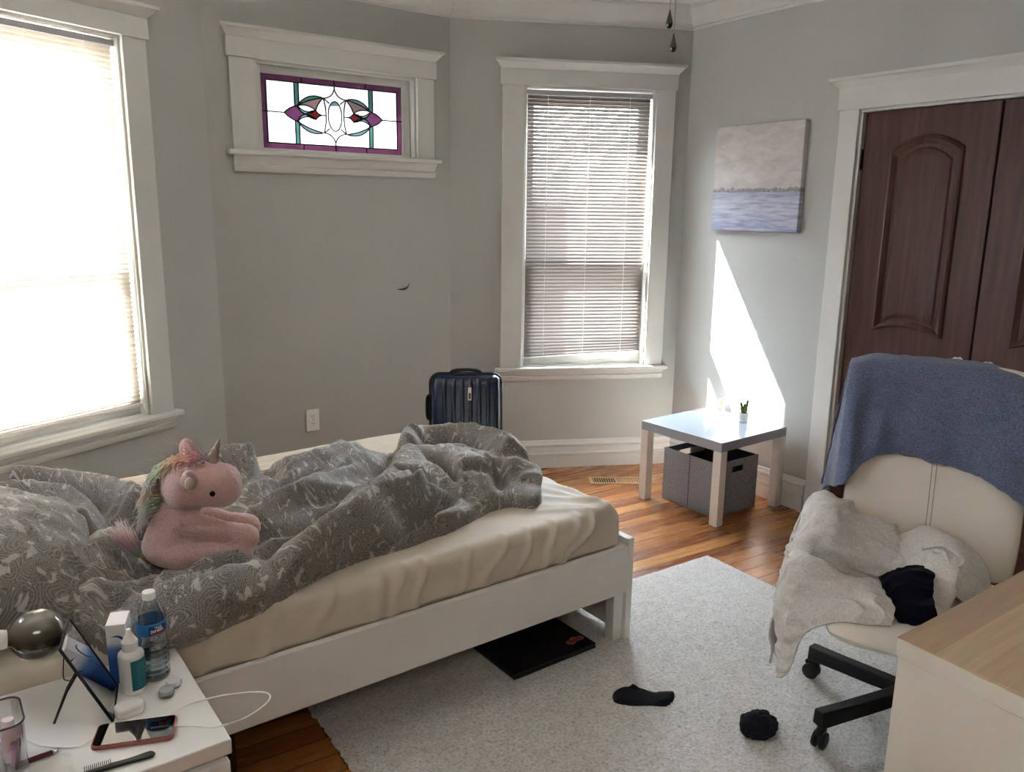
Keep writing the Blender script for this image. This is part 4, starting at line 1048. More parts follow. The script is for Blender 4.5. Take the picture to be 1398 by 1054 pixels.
# ------------------------------------------------------------------ plush unicorn
def plush(name, c0, c1, kind='Object'):
    k = NT(name); co = k.coord('Object'); a = k.noise(co, 260, 3, .7); b = k.noise(co, 18, 3)
    r = k.ramp(a, 0, [(.3, lin(c0)), (.7, lin(c1))]); rb = k.ramp(b, 0, [(.3, (.92, .9, .9, 1)), (.7, (1.04, 1.04, 1.04, 1))])
    m = k.mix((r, 0), (rb, 0), 1, 'MULTIPLY'); k.l(m, 2, k.b, 'Base Color'); k.set(Roughness=.95); k.b.inputs['Sheen Weight'].default_value = .6
    k.bump(a, 0, .6, .004); return k.m
M_pink = plush('pink_plush', 'c29d97', 'dab9b3')
uo = B(-1.475, .29, .592); uc = empty('plush_unicorn', uo, R(14)); uc.scale = (1.05,)*3; tag(uc, 'pale pink plush unicorn with rainbow mane sitting on the duvet', 'stuffed toy')
def unicorn():
    m = MB()
    def cap(p, q, r0, r1, k=9):
        for i in range(k): t = i/(k-1); m.ell([p[j]+(q[j]-p[j])*t for j in range(3)], (r0+(r1-r0)*t,)*3, 20, 12)
    # trunk, neck, head
    cap((-.018, 0, .062), (.004, 0, .145), .074, .056); m.ell((-.02, 0, .055), (.076, .078, .06), 24, 16)
    cap((.004, 0, .145), (.03, -.005, .2), .054, .048)
    cap((.036, -.012, .226), (.116, -.016, .222), .068, .056, 12)
    cap((.1, -.016, .215), (.118, -.016, .212), .057, .055, 3); m.ell((.03, -.012, .224), (.07, .07, .067), 24, 16)
    # arms reaching forward, legs under them
    for s in (-1, 1):
        cap((.02, s*.034, .125), (.12, s*.036, .088), .036, .032); cap((.12, s*.036, .088), (.172, s*.038, .072), .032, .037)
        cap((.0, s*.046, .04), (.13, s*.052, .036), .045, .036); m.ell((.16, s*.054, .04), (.034, .034, .04), 20, 12)
    o = m.build('body', M_pink, uc, smooth='all')
    rm = o.modifiers.new('r', 'REMESH'); rm.mode = 'VOXEL'; rm.voxel_size = .0045; rm.use_smooth_shade = True
    s_ = o.modifiers.new('s', 'SMOOTH'); s_.factor = .6; s_.iterations = 9
    tx = bpy.data.textures.new('fluff', 'CLOUDS'); tx.noise_scale = .008; d = o.modifiers.new('d', 'DISPLACE'); d.texture = tx; d.strength = .004; d.mid_level = .5
    M_ear = plush('ear_lining', 'd8bcb2', 'ecd6cc')
    for c, rot in (((.048, -.082, .258), (R(24), R(12), 0)), ((.03, .042, .302), (R(-12), R(-6), 0))):
        T_ = TR(c, rot); e_ = MB().ell((0, 0, 0), (.021, .012, .033), 24, 16, M=T_.to_3x3().to_4x4()); e_.v = [tuple(Vector(v)+Vector(c)) for v in e_.v]
        e_ = e_.build('ear', M_pink, uc, smooth='all')
        q = MB().ell((0, 0, 0), (.012, .004, .022), 20, 12); q.v = [tuple(T_ @ (Vector(v)+Vector((0.002, -.0105, -.002)))) for v in q.v]; q.build('ear_lining', M_ear, e_, smooth='all')
    # twisted horn
    h = MB(); n = 60; V = []; F = []; k = 20
    for j in range(n+1):
        t = j/n; r = .0185*(1-t)**.9+.0015
        for i in range(k): a = 2*math.pi*i/k; rr = r*(1+.10*math.sin(3*a*0+a*2+t*26)); V.append((rr*math.cos(a), rr*math.sin(a), t*.078))
    for j in range(n):
        for i in range(k): F.append((j*k+i, j*k+(i+1) % k, j*k+k+(i+1) % k, j*k+k+i))
    F.append(tuple(n*k+i for i in range(k)))
    h.add(V, F, M=TR((.094, -.006, .272), (R(4), R(20), 0))); h.build('horn', mat('taupe_satin', '8d7b6d', .35, var=.1, sheen=.3), uc, smooth='all')
    for y, nm in ((-.068, 'eye'), (.04, 'eye')):
        MB().ell((.1, y, .214), (.0085, .0085, .0095), 16, 10).build(nm, mat('black_bead_eye', '080808', .1), uc, smooth='all')
    # rainbow hair
    def hair(name, n, fn, stops, wid):
        k = NT(name+'_fur'); co = k.coord('UV'); sp = k.n('SeparateXYZ'); k.l(co, 0, sp, 0)
        nz = k.noise(co, 40, 2); r = k.ramp(sp, 0, stops)
        tip = k.ramp(sp, 1, [(.45, (0, 0, 0, 1)), (1, (.75, .75, .75, 1))]); mx = k.mix((r, 0), lin('e9e0d8'), (tip, 0)); k.l(mx, 2, k.b, 'Base Color'); k.set(Roughness=.7); k.b.inputs['Sheen Weight'].default_value = .4
        k.b.inputs['Subsurface Weight'].default_value = .0
        m = MB(); uv = []
        for i in range(n):
            pts, u = fn(); pts = spline(pts, 9); rad = [wid*(1-.9*(j/8)**1.6)*(.55+.45*min(1, j/2)) for j in range(9)]
            b = len(m.v); m.tube(pts, rad, 5); uv += [(u, min(1, (q//5)/8)) for q in range(45)]
        return m.build(name, k.m, uc, smooth='all', uv=np.array(uv), normals=False)
    g = lambda s: random.gauss(0, s)
    crest = spline([(.088, -.004, .283), (.055, -.006, .293), (.015, -.006, .29), (-.022, -.006, .262), (-.042, -.004, .22), (-.046, 0, .18), (-.056, 0, .15)], 60)
    outn = [(.1, 1), (-.1, 1), (-.4, .9), (-.8, .5), (-.9, .1), (-.8, 0), (-.8, -.1)]
    def mane():
        u = random.random(); i = min(59, int(u*59.99)); p = crest[i]; q = u*6; a = min(5, int(q)); f = q-a
        ox = outn[a][0]*(1-f)+outn[a+1][0]*f; oz = outn[a][1]*(1-f)+outn[a+1][1]*f
        sd = random.uniform(-1, 1); L = .034+.018*random.random()
        root = (p[0]+g(.003)-.012*ox, p[1]+sd*.026, p[2]+g(.003)-.012*oz)
        fall = .6+.5*u
        m1 = (root[0]+ox*L*.35-.012, root[1]+sd*.012+g(.004), root[2]+oz*L*.35)
        m2 = (root[0]+ox*L*.6-L*.42, root[1]+sd*.02+g(.007), root[2]+oz*L*.35-L*.3*fall)
        e = (root[0]+ox*L*.6-L*.6+g(.01), root[1]+sd*.024+g(.01), root[2]+oz*L*.2-L*.95*fall+g(.008))
        return [root, m1, m2, e], u
    P_ = [(0, lin('7d7377')), (.07, lin('b98a90')), (.16, lin('d59aa0')), (.27, lin('d3a084')), (.4, lin('c9b38a')), (.5, lin('8fb89a')), (.6, lin('a58a86')), (.72, lin('cdbd9c')), (.84, lin('a9c6b4')), (1, lin('cfc0c4'))]
    hair('mane', 620, mane, P_, .0026)
    def wisps():
        u = random.random()*.8; p = crest[int(u*59)]; d = Vector((g(.6)-.5, g(.4), 1+g(.3))).normalized(); L = .04+.04*random.random()
        r_ = Vector(p); return [r_, r_+d*L*.5, r_+d*L*.8+Vector((-.006, 0, 0)), r_+d*L+Vector((-.02, g(.006), -.004))], u
    def tail():
        a = random.random()*6.283; r = .016*random.random()**.5; L = .8+.25*random.random()
        root = (-.085, g(.007), .022+g(.006)); c = (r*math.cos(a), r*math.sin(a))
        pts = [root, (-.104+c[0]*.3, c[1]*.5, .032+c[0]*.3), (-.125*L+c[0]*.8-.008, c[1]*1.1, .068*L+c[0]*.5), (-.155*L+c[0]*1.1+g(.006), c[1]*1.5+g(.005), .118*L+c[0]*.6+g(.006))]
        return pts, random.random()
    # the tail changes colour along its strands, so its ramp runs along uv.y
    k = NT('tail_fur'); co = k.coord('UV'); sp = k.n('SeparateXYZ'); k.l(co, 0, sp, 0)
    r = k.ramp(sp, 1, [(0, lin('9c7a5c')), (.2, lin('cbb27a')), (.38, lin('93b59b')), (.55, lin('b9b9c2')), (.72, lin('d7a5ae')), (1, lin('efe6e2'))]); k.l(r, 0, k.b, 'Base Color'); k.set(Roughness=.7)
    m = MB(); uv = []
    for i in range(150):
        pts, u = tail(); pts = spline(pts, 9); m.tube(pts, [.0024*(1-.85*(j/8)**1.6) for j in range(9)], 5); uv += [(u, (q//5)/8) for q in range(45)]
    m.build('tail', k.m, uc, smooth='all', uv=np.array(uv), normals=False)
    hair('loose_mane_wisps', 40, wisps, P_, .0009)
unicorn()

# ------------------------------------------------------------------ nightstand and what stands on it
NZ = .515
ns = bed_empty('nightstand', -1.58, -.03); tag(ns, 'white nightstand with small clutter on top beside the bed head', 'nightstand')
MB().box((-.50, -.445, NZ-.034), (.0, 0, NZ)).build('top', M_whitefoil, ns, bevel=.003)
MB().box((-.495, -.425, .02), (-.012, -.004, NZ-.0345)).build('carcass', M_whitefoil, ns, bevel=.002)
for z0, z1 in ((.262, .468), (.04, .255)):
    dr = MB().box((-.49, -.448, z0), (-.006, -.4255, z1)).build('drawer_front', M_whitefoil, ns, bevel=.003)
    MB().lathe([(.006, 0), (.006, .014), (.014, .018), (.015, .024), (.010, .028)], 18, M=TR((-.25, -.448, (z0+z1)/2), (R(90), 0, 0))).build('knob', M_nickel, dr, smooth=True)

def on(name, t, v, z, rz, label, cat):
    return tag(bed_empty(name, t, v, z, R(rz)), label, cat)
# lens-solution carton
M_card = NT('printed_carton'); 
def carton():
    k = M_card; co = k.coord('Object'); sp = k.n('SeparateXYZ'); k.l(co, 0, sp, 0)
    r = k.ramp(sp, 2, [(.0, lin('23509a')), (.06, lin('1f4f9e')), (.088, lin('5c86c2')), (.105, lin('dfe3ea')), (.12, lin('ebebec')), (.15, lin('e9e4e6'))])
    k.l(r, 0, k.b, 'Base Color'); k.set(Roughness=.35); return k.m
bx = on('lens_solution_carton', -1.712, -.1, NZ, -20, 'white and blue carton behind the dropper bottle on the nightstand', 'box')
MB().box((-.021, -.033, 0), (.021, .033, .147)).build('carton', carton(), bx, bevel=.0012)
M_navyp = mat('navy_print', '16206b', .35); M_redp = mat('red_print', 'a32846', .35); M_silverp = mat('pale_print', 'c7ccd8', .35)
def crescent(m, cx, cz, r, a0, a1, w, fn):
    n = 24; V = []
    for i in range(n+1):
        a = R(a0+(a1-a0)*i/n); t = math.sin(math.pi*i/n)
        for q in (r, r-w*t-.0003): V.append(fn(cx+q*math.cos(a), cz+q*math.sin(a)))
    m.add(V, [(2*i, 2*i+1, 2*i+3, 2*i+2) for i in range(n)])
pr = MB(); crescent(pr, 0, .102, .0185, -80, 130, .006, lambda a, z: (a, -.0334, z)); crescent(pr, .002, .102, .0235, -80, 130, .007, lambda a, z: (-.0214, -a, z))
pr.build('crescent_print', M_navyp, bx)
pr = MB()
for i, w in enumerate((.020, .016)): pr.box((-.012, -.0336, .104-.006*i), (-.012+w, -.0331, .107-.006*i)); pr.box((-.0216, -.012, .104-.006*i), (-.0211, -.012+w, .107-.006*i))
pr.build('name_print', M_silverp, bx)
MB().box((-.0216, .016, .066), (-.0211, .032, .082)).build('red_print', M_redp, bx); MB().box((.012, -.0336, .05), (.02, -.0331, .06)).build('red_print', M_redp, bx)
# dropper bottle
bo = on('solution_bottle', -1.704, -.174, NZ, 0, 'white dropper bottle with teal label in front of the blue carton', 'bottle')
MB().lathe([(0, 0), (.024, 0), (.0275, .003), (.0275, .088), (.026, .094), (.018, .102), (.0175, .105)], 36).build('body', mat('white_bottle_plastic', 'e6e7e4', .3), bo, smooth=True)
MB().lathe([(.0175, .103), (.0175, .122), (.016, .124), (.011, .132), (.0065, .142), (.005, .15), (.0045, .1505)], 28).build('cap', M_white, bo, smooth=True)
def wraplab(r, z0, z1, a0, a1, n=24): 
    return [(r*math.cos(R(a0+(a1-a0)*i/n)), r*math.sin(R(a0+(a1-a0)*i/n)), z) for z in (z0, z1) for i in range(n+1)], [(i, i+1, n+2+i, n+1+i) for i in range(n)]
V, F = wraplab(.0279, .012, .084, -105, 25); MB().add(V, F).build('label', mat('teal_label', '1d6a78', .4), bo, smooth='all')
m = MB()
for i in range(9):
    V, F = wraplab(.0281, .02+.0065*i, .0215+.0065*i, -85+(i*37 % 11), 5-(i*53 % 25), 8); m.add(V, F)
m.build('label_print', mat('label_print', '4d929b', .4), bo)
# water bottle
wb = on('water_bottle', -1.650, -.142, NZ, 0, 'clear plastic water bottle with blue and red label, half full', 'bottle')
def clear(name, tint, ior, rough=.02, t=.0):
    """thin clear plastic: mostly see-through with a fresnel shine"""
    k = NT(name); co = k.coord(); nz = k.noise(co, 20, 2); c = lin(tint); r = k.ramp(nz, 0, [(.3, tuple(x*.95 for x in c[:3])+(1,)), (.7, c)])
    tr = k.n('BsdfTransparent'); k.l(r, 0, tr, 0); gl = k.n('BsdfGlossy'); gl.inputs['Roughness'].default_value = rough
    lw = k.n('LayerWeight'); lw.inputs['Blend'].default_value = ior; rp_ = k.ramp(lw, 'Facing', [(0, (.06,)*3+(1,)), (1, (.75,)*3+(1,))])
    mx = k.n('MixShader'); k.l(rp_, 0, mx, 0); k.l(tr, 0, mx, 1); k.l(gl, 0, mx, 2); k.l(mx, 0, k.out, 'Surface'); return k.m
M_clear = clear('clear_plastic', 'eef2f2', .35); M_water = clear('water', 'dfe9ec', .3)
prof = [(0, .004), (.02, .002), (.03, .001), (.0325, .006)]
for i in range(6): z = .012+i*.0125; prof += [(.0325, z), (.0298, z+.004), (.0298, z+.006), (.0325, z+.0095)]
prof += [(.031, .095), (.0295, .102), (.0315, .110), (.033, .116), (.033, .146), (.0325, .15), (.029, .163), (.022, .182), (.016, .194), (.0125, .198), (.0125, .203)]
bt = MB().lathe(prof, 44); bt.f = bt.f[:-2]; bt.mi = bt.mi[:-2]; bt.build('bottle_body', M_clear, wb, smooth='all')
wt_ = [(0, .006)]+[(r-.0012, z) for r, z in prof[2:] if z < .118]+[(.0318, .118), (0, .118)]
w = MB().lathe(wt_, 44); w.f = w.f[:-2]; w.mi = w.mi[:-2]; w.build('water', M_water, wb, smooth='all')
MB().lathe([(.0145, .196), (.0148, .197), (.0148, .211), (.0135, .213), (0, .2131)], 30).build('cap', M_white, wb, smooth=True)
M_lab = mat('blue_label', '2f7fc4', .35, var=.05)
m = MB().lathe([(.0334, .117), (.0336, .118), (.0336, .145), (.0334, .146)], 44); m.f = m.f[:-2]; m.mi = m.mi[:-2]; m.build('label', M_lab, wb, smooth='all')
V, F = wraplab(.0339, .119, .141, -112, -35); MB().add(V, F).build('label_emblem', mat('dark_blue_label', '1c3a7c', .35), wb, smooth='all')
V, F = wraplab(.0342, .1195, .1235, -104, -38); MB().add(V, F).build('label_red_band', mat('red_label', 'b3343c', .35), wb, smooth='all')
# wrapped lettering of the brand word on the emblem, built stroke by stroke
LET = {'n': [[(0, 0), (0, 6)], [(0, 5), (2, 6), (3.5, 5), (3.5, 0)]], 'e': [[(0, 3), (3.5, 3), (3.2, 5.3), (1.7, 6), (0, 4.5), (0, 1.5), (1.7, 0), (3.4, .8)]], 's': [[(3.2, 5.3), (1.7, 6), (.2, 5), (.6, 3.6), (2.8, 2.5), (3.2, 1), (1.7, 0), (0, .7)]], 't': [[(1.2, 8), (1.2, 1), (2.2, 0), (3, .3)], [(0, 6), (2.8, 6)]], 'l': [[(0, 0), (0, 9)]], 'N': [[(0, 0), (0, 9), (4.5, 0), (4.5, 9)]], 'é': [[(0, 3), (3.5, 3), (3.2, 5.3), (1.7, 6), (0, 4.5), (0, 1.5), (1.7, 0), (3.4, .8)], [(1.4, 7.2), (2.6, 8.8)]],
       'p': [[(0, -3), (0, 6)], [(0, 5), (2, 6), (3.5, 4.5), (3.5, 1.5), (2, 0), (0, 1)]], 'u': [[(0, 6), (0, 1.2), (1.6, 0), (3.4, 1)], [(3.4, 6), (3.4, 0)]], 'r': [[(0, 0), (0, 6)], [(0, 4.6), (1.4, 6), (2.6, 5.8)]], 'i': [[(0, 0), (0, 6)], [(0, 7.6), (0, 8.3)]], 'f': [[(1, 0), (1, 7.6), (2, 9), (3, 8.7)], [(0, 6), (2.8, 6)]], 'd': [[(3.5, 0), (3.5, 9)], [(3.5, 5), (1.6, 6), (0, 4.5), (0, 1.5), (1.6, 0), (3.5, 1)]], 'L': [[(0, 9), (0, 0), (3.5, 0)]], 'i ': [], 'f ': []}
ADV = {'l': 2, 'i': 2, 't': 4, 'N': 6.5, 'f': 4, 'r': 4}
def wrapword(word, z, s, a0, r, rad):
    m = MB(); x = 0
    for c in word:
        for st_ in LET[c]:
            P = []
            for i in range(len(st_)-1):
                for q in np.linspace(0, 1, 4)[:-1]: P.append((st_[i][0]+(st_[i+1][0]-st_[i][0])*q, st_[i][1]+(st_[i+1][1]-st_[i][1])*q))
            P.append(st_[-1]); m.tube([(r*math.cos(R(a0)+(x+p[0])*s/r), r*math.sin(R(a0)+(x+p[0])*s/r), z+p[1]*s) for p in P], rad, 5)
        x += ADV.get(c, 5.2)
    return m
wrapword('Nestlé', .1345, .00055, -88, .0342, .0004).build('label_small_word', mat('white_print', 'eeeeee', .4), wb)
wrapword('purelife', .126, .00088, -104, .0344, .0007).build('label_word', mat('white_print_bold', 'f2f2f2', .4), wb)
# earbud case
eb_ = on('earbud_case', -1.731, -.262, NZ, 10, 'small white rounded earbud case in front of the dropper bottle', 'earbud case')
m = MB(); V = []
for j in range(21):
    p = math.pi*(j/20-.5); cz = abs(math.sin(p))**.75*math.copysign(1, p); cr = abs(math.cos(p))**.3
    V += [(x*(.5+.5*cr) if j not in (0, 20) else 0, y*(.4+.6*cr) if j not in (0, 20) else 0, .0122+.0122*cz) for x, y in superrect(.030, .0225, .019, 7)]
nn = len(superrect(.030, .0225, .019, 7)); m.add(V, [(j*nn+i, j*nn+(i+1) % nn, (j+1)*nn+(i+1) % nn, (j+1)*nn+i) for j in range(20) for i in range(nn)])
m.build('case_shell', M_white, eb_, smooth='all')
MB().tube([(x*.985, y*.985, .0165) for x, y in superrect(.030, .0225, .019, 7)+superrect(.030, .0225, .019, 7)[:1]], .0004, 5).build('lid_gap', mat('grey_seam', '9a9a98', .5), eb_)
MB().lathe([(0, 0), (.0018, 0), (.0018, .0006), (0, .0006)], 12, M=TR((.0300, 0, .011), (0, R(90), 0))).build('port', M_black, eb_)
# contact lens case
lc = on('contact_lens_case', -1.638, -.225, NZ, 50, 'contact lens case with one grey and one white screw cap', 'contact lens case')
MB().lathe([(0, 0), (.0135, 0), (.015, .002), (.015, .008)], 28, M=TR((-.0175, 0, 0))).lathe([(0, 0), (.0135, 0), (.015, .002), (.015, .008)], 28, M=TR((.0175, 0, 0))).box((-.016, -.005, .001), (.016, .005, .006)).build('base', clear('frosted_plastic', 'e4e8ea', .5, .3), lc, smooth=True)
for x, c, nm in ((-.0175, 'b2b2b4', 'grey'), (.0175, 'dcdde2', 'white')):
    pts = [(0.0162, .0065), (.0168, .008), (.0168, .014), (.0155, .0165), (0, .0168)]
    part(MB().lathe(pts, 36, M=TR((x, 0, 0))).build('cap', mat('%s_cap' % nm, c, .22, metal=.5 if nm == 'grey' else 0), lc, smooth=True), '%s screw cap' % nm)
# phone and its cable
ph = on('smartphone', -1.7375, -.348, NZ+.001, -21.7, 'smartphone with dark screen in a red case charging on the nightstand', 'phone')
def rr2(w, h, r): return superrect(w, h, r, 6)
MB().prism(rr2(.0775, .039, .011), 0, .0095).build('case', mat('dull_red_case', '8c4a44', .5), ph, bevel=.002)
MB().prism(rr2(.0745, .0362, .009), .0094, .0101).build('screen', mat('phone_screen', '08090b', .06, var=.02, coat=.5), ph)
MB().box((.03, -.0035, .0101), (.066, .0035, .0103)).build('notch', M_black, ph)
cb = MB()
L2 = lambda t, v, z: B(t, v, z)
cb.tube(spline([L2(-1.662, -.377, NZ+.006), L2(-1.635, -.398, NZ+.008), L2(-1.6, -.426, NZ+.008), L2(-1.545, -.437, .525), L2(-1.49, -.418, .527), L2(-1.468, -.39, .527), L2(-1.482, -.36, .525), L2(-1.545, -.326, .523), L2(-1.61, -.307, NZ+.004), L2(-1.65, -.316, NZ+.004), L2(-1.69, -.318, NZ+.003), L2(-1.75, -.29, NZ+.003), L2(-1.80, -.305, NZ+.003), L2(-1.84, -.325, NZ+.003), L2(-1.895, -.285, NZ+.003), L2(-1.93, -.235, NZ+.003), L2(-2.0, -.21, NZ+.003), L2(-2.07, -.22, NZ+.003)], 160), .002, 8)
cb.tube([L2(-1.668, -.372, NZ+.006), L2(-1.652, -.385, NZ+.007)], [.0035, .0026], 8)
cbo = cb.build('charging_cable', mat('white_cable', 'f0f0ee', .5), smooth='all'); tag(cbo, 'thin white charging cable looping from the phone past the nightstand edge', 'cable')
# pen-like lip tint and comb
pn = on('lip_pencil', -1.905, -.322, NZ+.0052, 0, 'dark red pencil with a silver ring lying by the clear case', 'pencil')
MB().tube([(-.045, -.002, 0), (.02, .002, 0)], .0052, 12).build('barrel', mat('dark_red_lacquer', '5d1f2c', .25), pn, smooth=True)
MB().tube([(.02, .002, 0), (.026, .0024, 0), (.03, .0026, 0)], [.0052, .004, .0025], 12).tube([(.03+.004*math.cos(a), .0026, .004*math.sin(a)) for a in np.linspace(0, 6.2, 14)], .0007, 5).build('ring', M_chrome, pn, smooth='all')
cm = on('comb', -1.787, -.432, NZ+.001, -6, 'black comb with rounded handle at the front edge of the nightstand', 'comb')
m = MB(); n = 30; V = []
up = spline([(-.06, .0045, 0), (-.02, .006, 0), (-.01, .008, 0), (.02, .007, 0), (.05, .010, 0), (.062, .009, 0), (.068, 0, 0)], 30)[:, :2]
lo = spline([(-.06, -.004, 0), (-.02, -.005, 0), (.02, -.006, 0), (.05, -.008, 0), (.062, -.007, 0), (.068, 0, 0)], 30)[:, :2]
poly = [tuple(p) for p in up]+[tuple(p) for p in lo[::-1][1:]]
m.prism(poly, 0, .006).build('handle', M_black, cm, bevel=.0015)
m = MB()
for i in range(14): x = -.058+i*.0035; m.box((x, .004, .0015), (x+.0013, .022+.001*(i % 2), .0045))
m.build('teeth', M_black, cm)
# leaning mirror
mi = on('tabletop_mirror', -1.7485, -.2075, NZ, -14.5, 'small black-framed mirror leaning on its wire stand on the nightstand', 'mirror')
tl = math.atan2(.083, .185); L = .203; w = .0695
MM = Matrix.Rotation(-tl, 4, 'Y')
fr = MB()
e_ = [(0, -w, .003), (0, w, .003), (0, w, L), (0, -w, L)]
for i in range(4): fr.tube([e_[i], e_[(i+1) % 4]], .0034, 6, M=MM)
fr.add([(-.002, -w, .003), (-.002, w, .003), (-.002, w, L), (-.002, -w, L)], [(3, 2, 1, 0)], M=MM)
frm = fr.build('frame', M_black, mi, smooth=True)
km = NT('mirror_glass'); cc = km.coord(); nn_ = km.noise(cc, 3, 1); rr_ = km.ramp(nn_, 0, [(.3, (.86, .88, .88, 1)), (.7, (.88, .9, .9, 1))]); km.l(rr_, 0, km.b, 'Base Color'); km.set(Metallic=1, Roughness=.015)
MB().box((.0005, -w+.002, .005), (.0014, w-.002, L-.002), M=MM).build('mirror_glass', km.m, frm)
wr = MB(); tp = MM @ Vector((-.004, -.005, L*.62)); tl_ = MM @ Vector((-.004, -w, L*.9)); ft = Vector((-.115, -.035, .002))
wr.tube([tp+Vector((0, .012, 0)), ft+Vector((.03, .012, .07)), ft], [.0022, .0026, .0026], 8); wr.tube([tp+Vector((0, -.012, 0)), ft+Vector((.03, -.006, .07)), ft], [.0022, .0026, .0026], 8)
wr.tube(spline([tl_, tl_+Vector((-.006, .012, -.05)), ft+Vector((.035, .012, .085))], 14), .0013, 6)
wr.build('wire_stand', M_blackmetal, mi, smooth='all')
# clear cosmetics case and what is inside it
kc = on('cosmetics_case', -1.978, -.315, NZ, 0, 'clear plastic cosmetics case with dark rim at the left edge of the nightstand', 'case')
pts = superrect(.05, .055, .022, 6)
m = MB(); nn = len(pts)
V = [(x, y, .002) for x, y in pts]+[(x*1.02, y*1.02, .115) for x, y in pts]; m.add(V, [(i, (i+1) % nn, nn+(i+1) % nn, nn+i) for i in range(nn)]+[tuple(range(nn))[::-1]]); m.build('clear_shell', clear('case_plastic', 'e8e8ea', .45), kc, smooth=True)
MB().tube([(x*1.02, y*1.02, .116) for x, y in pts+pts[:1]], .0022, 8).build('rim', mat('smoky_rim', '3c3a42', .3), kc, smooth='all')
def stick(name, x, y, h, r, col, tilt, label, cat, head=None):
    e_ = tag(bed_empty(name, -1.978+x, -.315+y, NZ+.004), label, cat); e_.rotation_euler = (R(tilt[0]), R(tilt[1]), AB_)
    MB().lathe([(0, 0), (r, .001), (r, h*.7), (r*.8, h)], 16).build('tube', mat(name+'_body', col, .35), e_, smooth=True)
    if head: MB().lathe([(r*.8, h), (r*1.5, h+.012), (r*1.3, h+.024), (r*.5, h+.032), (0, h+.033)], 16).build('bristles', mat(name+'_tip', head, .9), e_, smooth=True)
stick('makeup_tube', .022, .018, .088, .013, 'e9d9d6', (0, 3), 'pale pink tube standing in the clear cosmetics case, nearest the mirror', 'makeup tube')
stick('makeup_brush', .03, -.02, .07, .004, '6d2a3a', (5, 8), 'slim dark red brush leaning in the clear cosmetics case', 'makeup brush', 'c9a0a6')
stick('lipstick', .004, -.024, .06, .0095, 'efece6', (-3, -4), 'white lipstick tube in the clear cosmetics case', 'lipstick')
stick('mascara', -.018, .0, .095, .007, '1c1a20', (2, -6), 'black mascara tube in the clear cosmetics case', 'mascara')
stick('nail_polish', .03, -.001, .045, .009, 'b98aa6', (0, 2), 'mauve nail polish bottle in the clear cosmetics case', 'nail polish')
# lamp with smoked bulb-shaped shade
lp = on('table_lamp', -2.015, -.085, NZ, 0, 'lamp with smoked brown glass globe on a white neck at the left edge', 'lamp')
MB().lathe([(0, 0), (.05, 0), (.055, .004), (.055, .01), (.02, .018), (.008, .024), (.008, .12)], 32).build('base', M_white, lp, smooth=True)
MB().tube(spline([(0, 0, .12), (-.004, 0, .15), (.012, .004, .163), (.05, .008, .157)], 20), .008, 12).build('stem', M_white, lp, smooth='all')
bm_ = TR((.048, .008, .158), (0, R(97), 0))
MB().lathe([(.012, 0), (.02, .002), (.0215, .03), (.019, .042)], 28, M=bm_).build('neck', M_white, lp, smooth=True)
kg = NT('smoked_glass'); cc = kg.coord(); sp_ = kg.n('SeparateXYZ'); kg.l(cc, 0, sp_, 0); rg_ = kg.ramp(sp_, 2, [(.10, lin('2e1e14')), (.15, lin('3a332b')), (.19, lin('8a8780'))]); kg.l(rg_, 0, kg.b, 'Base Color'); kg.set(Roughness=.1, Metallic=.12); kg.b.inputs['Coat Weight'].default_value = .6
MB().lathe([(.016, .03), (.018, .038)]+[(.0555*math.cos(R(a))*(1.0 if a > 0 else .98), .098+.058*math.sin(R(a))) for a in range(-66, 90, 8)]+[(0, .156)], 44, M=bm_).build('globe', kg.m, lp, smooth='all')

# ------------------------------------------------------------------ things on the walls
def wallplate(name, org, ang, s, z, label):
    r_ = empty(name, (*org, 0), ang); tag(r_, label, 'outlet')
    MB().box((s-.037, -.006, z-.06), (s+.037, 0, z+.06)).build('cover_plate', M_white, r_, bevel=.002)
    for dz in (-.02, .02):
        q = MB(); q.prism([(x*1.0, y) for x, y in superrect(.0165, .0135, .008, 5)], 0, .0015, M=TR((s, -.006, z+dz), (R(90), 0, 0))); so_ = q.build('socket', M_white, r_)
        MB().box((s-.008, -.0082, z+dz-.001), (s-.0055, -.0074, z+dz+.0075)).box((s+.0055, -.0082, z+dz-.001), (s+.008, -.0074, z+dz+.006)).box((s-.0018, -.0082, z+dz-.0095), (s+.0018, -.0074, z+dz-.0055)).build('slots', M_black, so_)
    MB().lathe([(0, 0), (.003, 0), (.003, .001), (0, .0012)], 12, M=TR((s, -.006, z), (R(90), 0, 0))).build('screw', M_nickel, r_)
wallplate('wall_outlet', C1, AM, .462, .455, 'white duplex wall outlet above the bed, left of the suitcase')
wallplate('wall_outlet', C3, AR, .52, .455, 'white wall outlet in the sun patch behind the cacti')
# torn flake on the middle wall
fl_ = MB(); P = spline([(.994, -.004, 1.136), (1.02, -.012, 1.139), (1.045, -.014, 1.146), (1.062, -.01, 1.158), (1.074, -.004, 1.170)], 16)
Q_ = spline([(.994, -.003, 1.134), (1.02, -.004, 1.131), (1.045, -.004, 1.133), (1.062, -.004, 1.146), (1.074, -.002, 1.168)], 16)
fl_.grid(np.stack([P, Q_], 0)); fl_ = fl_.build('wall_flake', mat('dark_flake', '2b2a26', .8), smooth='all', solid=.0015); fl_.location = (*C1, 0); fl_.rotation_euler = (0, 0, AM)
tag(fl_, 'dark curled leaf-like flake stuck on the bare wall above the suitcase', 'flake')
